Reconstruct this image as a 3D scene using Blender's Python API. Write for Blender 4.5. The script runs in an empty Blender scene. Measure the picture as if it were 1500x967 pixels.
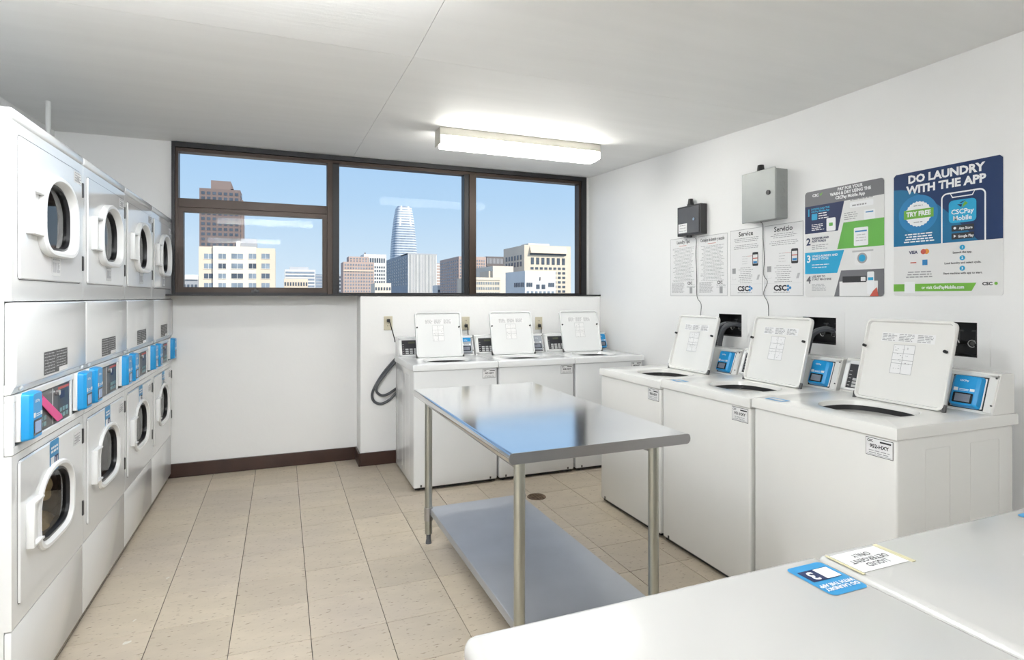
import bpy, bmesh, math, random
from mathutils import Vector, Matrix
R = math.radians
random.seed(7)
scn = bpy.context.scene
COL = scn.collection

# ------------------------------------------------------------------ camera
F, TH, YH, H = 838.0, 0.3822, 435.0, 1.39          # focal (px of 1500), yaw, horizon row, eye height
cd = bpy.data.cameras.new('camera'); cam = bpy.data.objects.new('camera', cd); COL.objects.link(cam)
cam.location = (0, 0, H); cam.rotation_euler = (R(90), 0, -TH)
cd.sensor_width = 36; cd.lens = F / 1500 * 36; cd.shift_y = -(483.5 - YH) / 1500
cd.clip_start = .02; cd.clip_end = 6000
scn.camera = cam
S_, C_ = math.sin(TH), math.cos(TH)
def ray(px, py):
    a = (px - 750) / F; b = (YH - py) / F
    return Vector((a * C_ + S_, -a * S_ + C_, b))
def onX(px, py, X): d = ray(px, py); return Vector((0, 0, H)) + d * (X / d.x)
def onY(px, py, Y): d = ray(px, py); return Vector((0, 0, H)) + d * (Y / d.y)
def onZ(px, py, Z): d = ray(px, py); return Vector((0, 0, H)) + d * ((Z - H) / d.z)

# ------------------------------------------------------------------ world, sun, exposure
w = bpy.data.worlds.new('sky'); scn.world = w; w.use_nodes = True
nt = w.node_tree; nt.nodes.clear()
tc = nt.nodes.new('ShaderNodeTexCoord'); sp = nt.nodes.new('ShaderNodeSeparateXYZ')
rp = nt.nodes.new('ShaderNodeValToRGB'); bg = nt.nodes.new('ShaderNodeBackground'); wo = nt.nodes.new('ShaderNodeOutputWorld')
nt.links.new(tc.outputs['Generated'], sp.inputs[0]); nt.links.new(sp.outputs['Z'], rp.inputs[0])
nt.links.new(rp.outputs[0], bg.inputs[0]); nt.links.new(bg.outputs[0], wo.inputs[0])
e = rp.color_ramp.elements
e[0].position = 0.0; e[0].color = (.72, .84, .95, 1)
e[1].position = .9; e[1].color = (.16, .34, .74, 1)
for p, c_ in ((.07, (.63, .79, .95, 1)), (.16, (.49, .70, .94, 1)), (.30, (.37, .60, .92, 1))):
    k = e.new(p); k.color = c_
bg.inputs[1].default_value = .71
sd = bpy.data.lights.new('sun', 'SUN'); sun = bpy.data.objects.new('sun', sd); COL.objects.link(sun)
sd.energy = 3.2; sd.color = (1, .93, .82); sd.angle = R(.6)
sun.rotation_euler = Vector((-.5, .75, -.62)).to_track_quat('-Z', 'Y').to_euler()
LAMP_ADDED, LAMP_WINDOW = 47.0, 17.0  # emission of the added out-of-view fixtures, then of the seen one
scn.view_settings.view_transform = 'Standard'; scn.view_settings.look = 'None'
scn.view_settings.gamma = 1; scn.view_settings.use_curve_mapping = False
scn.view_settings.exposure = 0.54

# ------------------------------------------------------------------ materials
M = {}
def mat(name, col, rough=.5, metal=0, var=.04, scale=8, bump=0, emit=0, coat=0, stretch=(1, 1, 1), spec=.5, bscale=None):
    m = bpy.data.materials.new(name); m.use_nodes = True; n = m.node_tree.nodes; l = m.node_tree.links
    b = n['Principled BSDF']
    b.inputs['Roughness'].default_value = rough; b.inputs['Metallic'].default_value = metal
    b.inputs['Specular IOR Level'].default_value = spec
    if coat: b.inputs['Coat Weight'].default_value = coat; b.inputs['Coat Roughness'].default_value = .08
    t = n.new('ShaderNodeTexCoord'); mp = n.new('ShaderNodeMapping'); mp.inputs['Scale'].default_value = stretch
    l.new(t.outputs['Object'], mp.inputs[0])
    z = n.new('ShaderNodeTexNoise'); z.inputs['Scale'].default_value = scale; z.inputs['Detail'].default_value = 4
    l.new(mp.outputs[0], z.inputs[0])
    r = n.new('ShaderNodeValToRGB'); el = r.color_ramp.elements
    el[0].position = .3; el[1].position = .7
    el[0].color = tuple(max(0, c * (1 - var)) for c in col) + (1,)
    el[1].color = tuple(min(1, c * (1 + var)) for c in col) + (1,)
    l.new(z.outputs[0], r.inputs[0]); l.new(r.outputs[0], b.inputs['Base Color'])
    if bump:
        z2 = z
        if bscale:
            z2 = n.new('ShaderNodeTexNoise'); z2.inputs['Scale'].default_value = bscale; l.new(mp.outputs[0], z2.inputs[0])
        bp = n.new('ShaderNodeBump'); bp.inputs['Strength'].default_value = bump; bp.inputs['Distance'].default_value = .01
        l.new(z2.outputs[0], bp.inputs['Height']); l.new(bp.outputs[0], b.inputs['Normal'])
    if emit:
        b.inputs['Emission Color'].default_value = tuple(col) + (1,); b.inputs['Emission Strength'].default_value = emit
    M[name] = m; return m
mat('wall', (.87, .87, .862), .55, var=.012, scale=1.5, bump=.06, bscale=40)
mat('ceil', (.87, .87, .855), .6, var=.02, scale=3, bump=.10, bscale=14, stretch=(.35, 3, 1))
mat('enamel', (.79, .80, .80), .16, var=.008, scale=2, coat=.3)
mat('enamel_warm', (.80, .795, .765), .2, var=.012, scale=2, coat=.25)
mat('enamel_cream_dimmed', (.50, .495, .475), .22, var=.012, scale=2, coat=.2)  # cream enamel, darkened to offset strong lamp light on the foreground washers
mat('door_gloss', (.79, .80, .80), .08, var=.008, scale=2, coat=.4)
mat('plastic_white', (.84, .845, .84), .35, var=.01)
mat('plastic_grey', (.62, .63, .63), .35, var=.02)
mat('black', (.012, .012, .013), .4, var=.2)
mat('gasket', (.02, .02, .022), .3, var=.2)
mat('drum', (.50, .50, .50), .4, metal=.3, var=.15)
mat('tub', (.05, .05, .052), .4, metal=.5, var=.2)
mat('blue', (.012, .30, .66), .3, var=.03)
mat('sticker_blue', (.03, .27, .55), .4, var=.03)
mat('navy', (.012, .024, .09), .45, var=.03)
mat('poster_navy', (.008, .032, .115), .35, var=.05, scale=3)
mat('poster_blue', (.010, .15, .31), .35, var=.08, scale=3)
mat('poster_cyan', (.02, .36, .62), .4, var=.03)
mat('poster_green', (.13, .42, .07), .4, var=.03)
mat('banner_green', (.16, .42, .05), .4, var=.03)
mat('poster_grey', (.17, .17, .185), .4, var=.03)
mat('poster_white', (.77, .77, .76), .4, var=.01)
mat('paper', (.80, .80, .80), .6, var=.012)
mat('ink', (.03, .03, .035), .6, var=.1)
mat('ink_grey', (.34, .34, .35), .6, var=.1)
mat('ink_soft', (.50, .50, .51), .6, var=.05)
mat('ink_blue', (.03, .22, .5), .5, var=.05)
mat('ink_red', (.55, .10, .07), .5, var=.05)
mat('ink_orange', (.75, .3, .05), .5, var=.05)
mat('white_print', (.85, .86, .87), .5, var=.01)
mat('screen', (.20, .22, .27), .15, var=.03)
mat('screen_blue', (.30, .42, .68), .15, var=.03)
mat('screen_frame', (.012, .014, .02), .2, var=.1)
mat('reader_grey', (.36, .39, .44), .35, var=.03)
mat('panel_dark', (.035, .035, .04), .3, var=.15)
mat('panel_grey', (.10, .10, .105), .35, var=.1)
mat('display', (.12, .13, .09), .2, var=.05)
mat('key', (.55, .56, .56), .4, var=.03)
mat('key_teal', (.18, .30, .32), .4, var=.05)
mat('pink', (.80, .09, .30), .5, var=.05)
mat('pink_red', (.62, .05, .15), .5, var=.05)
mat('warn_print', (.12, .12, .12), .6, var=.6, scale=60, stretch=(1, 1, 3))
mat('steel', (.80, .80, .80), .13, metal=1, var=.05, scale=2, bump=.012, bscale=3)
mat('steel_edge', (.42, .42, .43), .28, metal=1, var=.05, scale=4)
mat('galv_shelf', (.50, .52, .56), .5, metal=.85, var=.08, scale=3)
mat('galv_leg', (.46, .47, .43), .28, metal=1, var=.18, scale=3, stretch=(6, 6, .4))
mat('chrome', (.6, .6, .6), .2, metal=1, var=.02)
mat('hinge', (.10, .10, .10), .4, metal=.7, var=.2)
mat('bronze', (.052, .035, .026), .4, metal=.35, var=.1, scale=4)
mat('frame_black', (.012, .012, .014), .45, var=.2)
mat('baseboard', (.045, .020, .014), .35, var=.25, scale=5)
mat('outlet', (.60, .55, .42), .4, var=.03)
mat('cord', (.015, .015, .016), .5, var=.1)
mat('hose', (.07, .075, .085), .45, var=.1)
mat('hose_grey', (.085, .09, .10), .5, var=.1)
mat('box_grey', (.33, .345, .335), .42, metal=.25, var=.03)
mat('box_black', (.04, .038, .04), .4, var=.1)
mat('fixture', (.52, .50, .44), .45, var=.04)
mat('lens', (.95, .975, 1), .4, var=.01, emit=LAMP_ADDED)  # diffuser of the two added out-of-view fixtures
mat('lens_dim', (1, .985, .93), .4, var=.01, emit=LAMP_WINDOW)
mat('rust', (.17, .115, .075), .6, metal=.4, var=.4, scale=30)
mat('cloth_tan', (.62, .47, .24), .9, var=.2, scale=9, bump=.3)
mat('lint', (.70, .68, .62), .9, var=.1)
mat('tape', (.62, .58, .38), .6, var=.05)
mat('pipe_white', (.72, .73, .72), .45, var=.02)
mat('grout', (.09, .08, .066), .9, var=.2, scale=12)
# floor tile: beige vinyl with faint streaks, dark flecks and a random tone per tile
m = mat('tile', (.545, .485, .40), .36, var=.06, scale=5, bump=.03, stretch=(1, 2.2, 1))
n = m.node_tree.nodes; l = m.node_tree.links; b = n['Principled BSDF']
src = b.inputs['Base Color'].links[0].from_socket
oi = n.new('ShaderNodeObjectInfo'); geo = n.new('ShaderNodeNewGeometry')
mp = n.new('ShaderNodeMapping'); mp.inputs['Scale'].default_value = (1, 2.6, 1); l.new(geo.outputs['Position'], mp.inputs[0])
fl = n.new('ShaderNodeTexNoise'); fl.inputs['Scale'].default_value = 34; fl.inputs['Detail'].default_value = 3; l.new(mp.outputs[0], fl.inputs[0])
fr = n.new('ShaderNodeValToRGB'); fr.color_ramp.elements[0].position = .61; fr.color_ramp.elements[1].position = .72
fr.color_ramp.elements[0].color = (1, 1, 1, 1); fr.color_ramp.elements[1].color = (.48, .43, .39, 1); l.new(fl.outputs[0], fr.inputs[0])
big = n.new('ShaderNodeTexNoise'); big.inputs['Scale'].default_value = 1.1; l.new(geo.outputs['Position'], big.inputs[0])
br = n.new('ShaderNodeValToRGB'); br.color_ramp.elements[0].position = .38; br.color_ramp.elements[1].position = .64
br.color_ramp.elements[0].color = (1, .97, .91, 1); br.color_ramp.elements[1].color = (.90, .875, .87, 1); l.new(big.outputs[0], br.inputs[0])
mr = n.new('ShaderNodeMapRange'); mr.inputs['To Min'].default_value = .93; mr.inputs['To Max'].default_value = 1.05; l.new(oi.outputs['Random'], mr.inputs[0])
def mul(a, b_, fac=1):
    x = n.new('ShaderNodeMix'); x.data_type = 'RGBA'; x.blend_type = 'MULTIPLY'; x.inputs[0].default_value = fac
    l.new(a, x.inputs[6]); l.new(b_, x.inputs[7]); return x.outputs[2]
l.new(mul(mul(mul(src, fr.outputs[0]), br.outputs[0]), mr.outputs[0]), b.inputs['Base Color'])
def glass(name, tint, refl):
    g = bpy.data.materials.new(name); g.use_nodes = True; n = g.node_tree.nodes; l = g.node_tree.links; n.clear()
    o = n.new('ShaderNodeOutputMaterial'); tr = n.new('ShaderNodeBsdfTransparent'); gl = n.new('ShaderNodeBsdfGlossy')
    mx = n.new('ShaderNodeMixShader'); fz = n.new('ShaderNodeFresnel'); fz.inputs[0].default_value = refl
    nz = n.new('ShaderNodeTexNoise'); nz.inputs['Scale'].default_value = 2
    r = n.new('ShaderNodeValToRGB'); r.color_ramp.elements[0].color = tuple(c * .98 for c in tint) + (1,); r.color_ramp.elements[1].color = tuple(tint) + (1,)
    l.new(nz.outputs[0], r.inputs[0]); l.new(r.outputs[0], tr.inputs[0])
    gl.inputs['Roughness'].default_value = .02
    l.new(fz.outputs[0], mx.inputs[0]); l.new(tr.outputs[0], mx.inputs[1]); l.new(gl.outputs[0], mx.inputs[2]); l.new(mx.outputs[0], o.inputs[0])
    M[name] = g
glass('glass', (.98, .99, .99), 1.11)
glass('door_glass', (.88, .89, .90), 1.45)

# ------------------------------------------------------------------ helpers
class MB:
    def __init__(s): s.bm = bmesh.new()
    def box(s, x0, x1, y0, y1, z0, z1, r=0, seg=2):
        g = bmesh.ops.create_cube(s.bm, size=1)
        for v in g['verts']:
            v.co = Vector(((x0 + x1) / 2 + v.co.x * (x1 - x0), (y0 + y1) / 2 + v.co.y * (y1 - y0), (z0 + z1) / 2 + v.co.z * (z1 - z0)))
        if r:
            ed = set(e for v in g['verts'] for e in v.link_edges)
            bmesh.ops.bevel(s.bm, geom=list(ed), offset=r, segments=seg, profile=.5, affect='EDGES')
        return s
    def loft(s, loops, close=False, cap0=False, cap1=False):
        V = [[s.bm.verts.new(p) for p in L] for L in loops]; N = len(V[0])
        rng = range(len(V)) if close else range(len(V) - 1)
        for i in rng:
            A, B = V[i], V[(i + 1) % len(V)]
            for k in range(N):
                try: s.bm.faces.new((A[k], A[(k + 1) % N], B[(k + 1) % N], B[k]))
                except ValueError: pass
        if cap0: s.bm.faces.new(list(reversed(V[0])))
        if cap1: s.bm.faces.new(V[-1])
        return s
    def tube(s, pts, r, n=10):
        P = [Vector(p) for p in pts]; loops = []; up = None
        for i, p in enumerate(P):
            d = (P[min(i + 1, len(P) - 1)] - P[max(i - 1, 0)]).normalized()
            if up is None: up = d.orthogonal().normalized()
            up = (up - d * up.dot(d)).normalized(); sd_ = d.cross(up)
            rr = r[i] if isinstance(r, (list, tuple)) else r
            loops.append([p + (up * math.cos(a) + sd_ * math.sin(a)) * rr for a in (2 * math.pi * k / n for k in range(n))])
        return s.loft(loops, cap0=True, cap1=True)
    def cyl(s, p0, p1, r, n=20, r2=None): return s.tube([p0, p1], [r, r if r2 is None else r2], n)
    def flat(s, pts, y=0):                       # polygon in the x-z plane facing -y
        s.bm.faces.new([s.bm.verts.new((p[0], y, p[1])) for p in pts]); return s
    def rect(s, x0, x1, z0, z1, y=0): return s.flat([(x0, z0), (x1, z0), (x1, z1), (x0, z1)], y)
    def prism(s, poly, x0, x1):                  # y-z profile swept along x
        return s.loft([[(x0, p[0], p[1]) for p in poly], [(x1, p[0], p[1]) for p in poly]], cap0=True, cap1=True)
    def build(s, name, mt, parent=None, smooth=True, fix=True):
        if fix: bmesh.ops.recalc_face_normals(s.bm, faces=s.bm.faces)
        me = bpy.data.meshes.new(name); s.bm.to_mesh(me); s.bm.free()
        me.materials.append(M[mt] if isinstance(mt, str) else mt)
        if smooth:
            me.polygons.foreach_set('use_smooth', [True] * len(me.polygons)); me.set_sharp_from_angle(angle=R(38))
        o = bpy.data.objects.new(name, me); COL.objects.link(o); o.parent = parent
        return o
def tag(o, label, cat, group=None):
    o['label'] = label; o['category'] = cat
    if group: o['group'] = group
    return o
def struct(o): o['kind'] = 'structure'; return o
def stuff(o): o['kind'] = 'stuff'; return o
def thing(name, label, cat, loc, rz=0, group=None):
    o = bpy.data.objects.new(name, None); COL.objects.link(o); o.location = loc; o.rotation_euler = (0, 0, rz)
    o.empty_display_size = .1
    return tag(o, label, cat, group)
def sub(o, loc=(0, 0, 0), rot=(0, 0, 0)): o.location = loc; o.rotation_euler = rot; return o
def rrect(x0, x1, z0, z1, r, n=5):
    out = []
    for cx, cz, a0 in ((x1 - r, z0 + r, -90), (x1 - r, z1 - r, 0), (x0 + r, z1 - r, 90), (x0 + r, z0 + r, 180)):
        for k in range(n + 1):
            a = R(a0 + 90 * k / n); out.append((cx + r * math.cos(a), cz + r * math.sin(a)))
    return out
def disc(cx, cz, r, n=24): return [(cx + r * math.cos(2 * math.pi * k / n), cz + r * math.sin(2 * math.pi * k / n)) for k in range(n)]
def text(s, size, mt, parent, x, z, y=0, align='CENTER', bold=0, sx=1, name='printed_text', rot=(R(90), 0, 0), extra=None):
    cu = bpy.data.curves.new(name, 'FONT'); cu.body = s; cu.size = size; cu.align_x = align; cu.align_y = 'CENTER'
    cu.offset = bold; cu.resolution_u = 2; cu.fill_mode = 'FRONT'; cu.space_line = .98
    t = bpy.data.objects.new(name, cu); COL.objects.link(t)
    dg = bpy.context.evaluated_depsgraph_get(); me = bpy.data.meshes.new_from_object(t.evaluated_get(dg))
    bpy.data.objects.remove(t); bpy.data.curves.remove(cu)
    me.name = name; me.materials.clear(); me.materials.append(M[mt])
    o = bpy.data.objects.new(name, me); COL.objects.link(o); o.parent = parent
    o.location = (x, y, z); o.rotation_euler = rot; o.scale = (sx, 1, 1)
    return o
def lines(parent, mt, x0, x1, zs, hgt, y, jitter=.25, name='printed_lines', centre=True):
    b = MB()
    for z in zs:
        j = random.uniform(0, jitter) * (x1 - x0)
        a, c = (x0 + j / 2, x1 - j / 2) if centre else (x0, x1 - j)
        x = a
        while x < c - .002:                       # word-sized dashes
            wd = min(random.uniform(.010, .03), c - x); b.rect(x, x + wd, z - hgt / 2, z + hgt / 2, y); x += wd + .004
    return b.build(name, mt, parent, False, False)
def zs(a, b_, n): return [a + (b_ - a) * k / max(1, n - 1) for k in range(n)]

# ------------------------------------------------------------------ the room
XL, XR, YB, YF, YFUR = -1.52, 2.86, 5.05, -1.6, 4.82
ZC, ZB, YFOLD = 2.495, 2.585, 2.62
WX0, WX1, WZ0, WZ1 = -.784, 2.82, 1.405, 2.582
def holed(name, axis, p0, p1, u0, u1, v0, v1, holes):
    us = sorted(set([u0, u1] + [h[0] for h in holes] + [h[1] for h in holes])); vs = sorted(set([v0, v1] + [h[2] for h in holes] + [h[3] for h in holes]))
    b = MB()
    for i in range(len(us) - 1):
        for j in range(len(vs) - 1):
            cu, cv = (us[i] + us[i + 1]) / 2, (vs[j] + vs[j + 1]) / 2
            if any(h[0] < cu < h[1] and h[2] < cv < h[3] for h in holes): continue
            if axis == 'x': b.box(p0, p1, us[i], us[i + 1], vs[j], vs[j + 1])
            else: b.box(us[i], us[i + 1], p0, p1, vs[j], vs[j + 1])
    return struct(b.build(name, 'wall', None, False))
holed('wall_back', 'y', YB, YB + .2, XL - .2, XR + .2, 0, 2.75, [(WX0, WX1, WZ0, WZ1)])
BOXES = [(2.985, 3.20, 1.12, 1.272), (2.28, 2.50, 1.122, 1.273), (1.584, 1.80, 1.12, 1.275)]
holed('wall_right', 'x', XR, XR + .2, YF - .2, YB, 0, 2.75, BOXES)
struct(MB().box(XL - .2, XL, YF - .2, YB, 0, 2.75).build('wall_left', 'wall', None, False))
struct(MB().box(XL, XR, YF - .2, YF, 0, 2.75).build('wall_front', 'wall', None, False))
struct(MB().box(.595, XR, YFUR, YB, 0, 1.398, .006).build('wall_furring', 'wall', None, False))
struct(MB().box(WX0 - .005, XR, YFUR - .008, YB + .02, 1.398, 1.412, .002).build('trim_1', 'frame_black', None, False))
for nm, a in (('baseboard_back', (XL, .595, YB - .014, YB, 0, .108)), ('baseboard_side', (.579, .595, YFUR - .016, YB - .014, 0, .108)),
              ('baseboard_furring', (.595, XR, YFUR - .016, YFUR, 0, .108)), ('baseboard_right', (XR - .014, XR, YF, YFUR - .016, 0, .108))):
    struct(MB().box(*a, .004).build(nm, 'baseboard', None, False))
# floor and tiles
flo = struct(MB().box(XL, XR, YF, YB, -.12, -.0035).build('floor', 'grout', None, False))
T, TX, TY = .3048, .111 - .3048 * 6, 2.4655 - .3048 * 14
tb = MB().box(0, T - .0028, 0, T - .0028, -.006, 0, .0008, 1); t0 = tb.build('tile', 'tile', flo, False)
first = True; rest = MB()
for i in range(17):
    for j in range(25):
        x0, y0 = max(TX + i * T, XL), max(TY + j * T, YF); x1, y1 = min(TX + i * T + T, XR), min(TY + j * T + T, YB)
        if x1 - x0 < .01 or y1 - y0 < .01: continue
        if y1 < .12: rest.box(x0, x1 - .0028, y0, y1 - .0028, -.006, 0); continue
        if x1 - x0 > T - .001 and y1 - y0 > T - .001:
            o = t0 if first else t0.copy()
            if not first: COL.objects.link(o)
            first = False; o.location = (x0, y0, 0)
        else: o = MB().box(0, x1 - x0 - .0028, 0, y1 - y0 - .0028, -.006, 0, .0008, 1).build('tile', 'tile', flo, False); o.location = (x0, y0, 0)
stuff(rest.build('tile_field', 'tile', flo, False))
# ceiling: painted boards, the far bay rising slightly towards the window
ce = MB(); prof = [(YF - .2, ZC + .02), (YFOLD, ZC + .02), (YB + .2, ZB + .0275), (YB + .2, ZB + .2), (YF - .2, ZB + .2)]
ceil = struct(ce.prism(prof, XL - .2, XR + .2).build('ceiling', 'ceil', None, False))
sl = (ZB - ZC) / (YB - YFOLD)
def cz(y): return ZC if y < YFOLD else ZC + (y - YFOLD) * sl
for xa, xb in ((XL, .562), (.562, XR)):
    for ya, yb in ((YF, .18), (.18, YFOLD), (YFOLD, YB)):
        g = .0011
        MB().prism([(ya + g, cz(ya + g)), (yb - g, cz(yb - 2 * g)), (yb - g, cz(yb) + .021), (ya + g, cz(ya) + .021)], xa + g, xb - g).build('ceiling_panel', 'ceil', ceil, False)

# ------------------------------------------------------------------ the window
win = struct(thing('window_1', '', '', (0, YB, 0))); del win['label']; del win['category']
def wx(px): return onY(px, 430, YB).x
def wz(px, py): return onY(px, py, YB).z
xs = dict(a=WX0, b=wx(261), c=wx(479), d=wx(487), e=wx(497), f=wx(680), g=wx(687), h=wx(697), i=wx(848), j=WX1)
ztop, ztr1, ztr0, zbot = 2.515, wz(370, 296), wz(370, 312), 1.412
fb = MB().box(xs['a'], xs['j'], -.03, .12, ztop + .028, WZ1).box(xs['a'], xs['a'] + .022, -.03, .12, zbot, ztop + .03).box(xs['i'] + .02, xs['j'], -.03, .12, zbot, ztop + .03)
fb.build('outer_frame', 'frame_black', win, False)
MB().box(xs['a'] + .022, xs['i'] + .02, 0, .09, ztop, ztop + .028).build('head_rail', 'bronze', win, False)
MB().box(xs['a'] + .022, xs['i'] + .02, -.01, .09, zbot, zbot + .014).build('sill_rail', 'frame_black', win, False)
MB().box(xs['a'] + .022, xs['b'], 0, .09, zbot, ztop).build('jamb', 'bronze', win, False)
MB().box(xs['i'], xs['i'] + .02, 0, .09, zbot, ztop).build('jamb', 'bronze', win, False)
for p, q, r_ in (('c', 'd', 'e'), ('f', 'g', 'h')):
    k = 0 if p == 'c' else 1
    MB().box(xs[p], xs[q], -.012 if k == 0 else .0, .09, zbot, ztop + .01, .002, 1).build('mullion', 'bronze' if k == 0 else 'frame_black', win, False)
    MB().box(xs[q], xs[r_], 0 if k == 0 else -.012, .09, zbot, ztop + .01, .002, 1).build('mullion', 'frame_black' if k == 0 else 'bronze', win, False)
MB().box(xs['b'], xs['c'], -.006, .09, ztr0 + .02, ztr1, .002, 1).build('transom_bar', 'bronze', win, False)
sash = MB()
s0, s1, t0_, t1_ = xs['b'], xs['c'], zbot + .014, ztr0 + .02
for a in ((s0, s0 + .035, t0_, t1_), (s1 - .035, s1, t0_, t1_), (s0 + .035, s1 - .035, t0_, t0_ + .04), (s0 + .035, s1 - .035, t1_ - .035, t1_)):
    sash.box(a[0], a[1], .004, .07, a[2], a[3])
sash = sash.build('sash', 'bronze', win, False)
lx = wx(374); MB().box(lx - .03, lx + .03, -.012, .004, zbot + .012, zbot + .034, .004).box(lx - .008, lx + .008, -.03, -.01, zbot + .018, zbot + .045, .003).build('latch', 'hinge', sash)
for a in ((s0, s1, ztr1, ztop, .05), (s0 + .03, s1 - .03, t0_ + .035, t1_ - .03, .04), (xs['e'], xs['f'], zbot + .014, ztop, .05), (xs['h'], xs['i'], zbot + .014, ztop, .05)):
    MB().box(a[0], a[1], a[4], a[4] + .006, a[2], a[3]).build('pane', 'glass', win, False)

# ------------------------------------------------------------------ ceiling light fixtures: one seen, two added out of view for brightness
def fixture(x0, y0, label, L=1.24, lens='lens'):
    yb = y0 + .14; z1 = cz(y0 + .07) - .001; z0 = z1 - .125
    t = thing('ceiling_light', label, 'light', (x0, y0, z0), 0, 'fluorescent strip lights')
    MB().box(.002, L - .002, .012, .128, .074, .1255, .003).build('housing', 'fixture', t, False)
    for a in (0, L - .006): MB().box(a, a + .006, 0, .14, 0.012, .125, .002, 1).build('end_plate', 'fixture', t, False)
    MB().box(.006, L - .006, 0, .014, .070, .125, .002, 1).build('side_rail', 'fixture', t, False)
    MB().box(.006, L - .006, .126, .14, .070, .125, .002, 1).build('side_rail', 'fixture', t, False)
    pr = [(.003, .072), (.003, .02), (.02, .0), (.12, .0), (.137, .02), (.137, .072)]
    MB().prism(pr, .026, L - .026).build('diffuser', lens, t, False)
fixture(.985, 3.745, 'fluorescent ceiling light with glowing lens mounted near the window', lens='lens_dim')
fixture(-.82, 1.58, 'added out-of-view fluorescent light with glowing lens in front of the stacked dryers')  # added out of view to brighten the room
fixture(-1.25, -1.35, 'added out-of-view fluorescent light with glowing lens near the wall opposite the window')  # second added fixture, unseen, lifts the overall light

# ------------------------------------------------------------------ card reader used on dryers and washers (local: x right, y depth, z up)
def reader(parent, x, z, w_, h_, d, kind='blue', name='card_reader', rot=(0, 0, 0), loc=(0, 0, 0), base=.014):
    """case stands proud of the face by d"""
    def plc(o): o.location = Vector(loc); o.rotation_euler = rot; return o
    fr, bk = -d, -base
    o0 = rrect(x, x + w_, z, z + h_, .012, 3); o1 = rrect(x + .004, x + w_ - .004, z + .004, z + h_ - .004, .010, 3); o2 = rrect(x + .014, x + w_ - .014, z + .006, z + h_ - .006, .008, 3)
    case = MB().loft([[(p[0], bk, p[1]) for p in o0], [(p[0], fr + .008, p[1]) for p in o1], [(p[0], fr, p[1]) for p in o2]], cap0=True, cap1=True)
    case = plc(case.build(name, {'blue': 'blue', 'mix': 'reader_grey', 'grey': 'reader_grey'}[kind], parent))
    MB().box(x - .004, x + w_ + .004, bk, .002, z + .003, z + h_ - .003, .002, 1).build('mounting_plate', 'plastic_white', case)
    b = MB().flat(rrect(x + .16 * w_, x + .84 * w_, z + .10 * h_, z + .42 * h_, .004, 2), fr - .0006).build('screen_frame', 'screen_frame', case, False, False)
    MB().rect(x + .24 * w_, x + .76 * w_, z + .14 * h_, z + .38 * h_, fr - .0012).build('screen', 'screen_blue' if kind == 'blue' and w_ < .105 else 'screen', case, False, False)
    if kind == 'mix': MB().rect(x + .014, x + w_ - .014, z + .70 * h_, z + .96 * h_, fr - .0006).build('header_print', 'blue', case, False, False)
    text('CSCPay', h_ * .075, 'white_print', case, x + w_ * .46, z + h_ * .80, fr - .0008, bold=.0004)
    b = MB().rect(x + .15 * w_, x + .30 * w_, z + .47 * h_, z + .57 * h_, fr - .0008)
    for q in (.49, .53): b.rect(x + .34 * w_, x + .66 * w_, z + (q - .008) * h_, z + (q + .008) * h_, fr - .0008)
    b.rect(x + .70 * w_, x + .86 * w_, z + .48 * h_, z + .56 * h_, fr - .0008).build('printed_marks', 'white_print', case, False, False)
    return case

# ------------------------------------------------------------------ stacked dryers
def window_outline(cx, cz_, hw, hh, n=40):
    out = []
    for k in range(n):
        a = 2 * math.pi * k / n; ca, sa = math.cos(a), math.sin(a); ex = 2.2 if sa > 0 else 4.0
        out.append((cx + hw * math.copysign(abs(ca) ** (2 / ex), ca), cz_ + hh * math.copysign(abs(sa) ** (2 / ex), sa)))
    return out
def match(outer_rect, inner, cx, cz_):
    x0, x1, z0, z1 = outer_rect; out = []
    for p in inner:
        dx, dz = p[0] - cx, p[1] - cz_; t = 1e9
        if dx: t = min(t, ((x1 if dx > 0 else x0) - cx) / dx)
        if dz: t = min(t, ((z1 if dz > 0 else z0) - cz_) / dz)
        out.append([cx + dx * t, cz_ + dz * t])
    for c in ((x0, z0), (x0, z1), (x1, z0), (x1, z1)):       # snap nearest sample onto each corner
        k = min(range(len(out)), key=lambda i: (out[i][0] - c[0]) ** 2 + (out[i][1] - c[1]) ** 2); out[k] = list(c)
    return out
WD = .694
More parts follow.
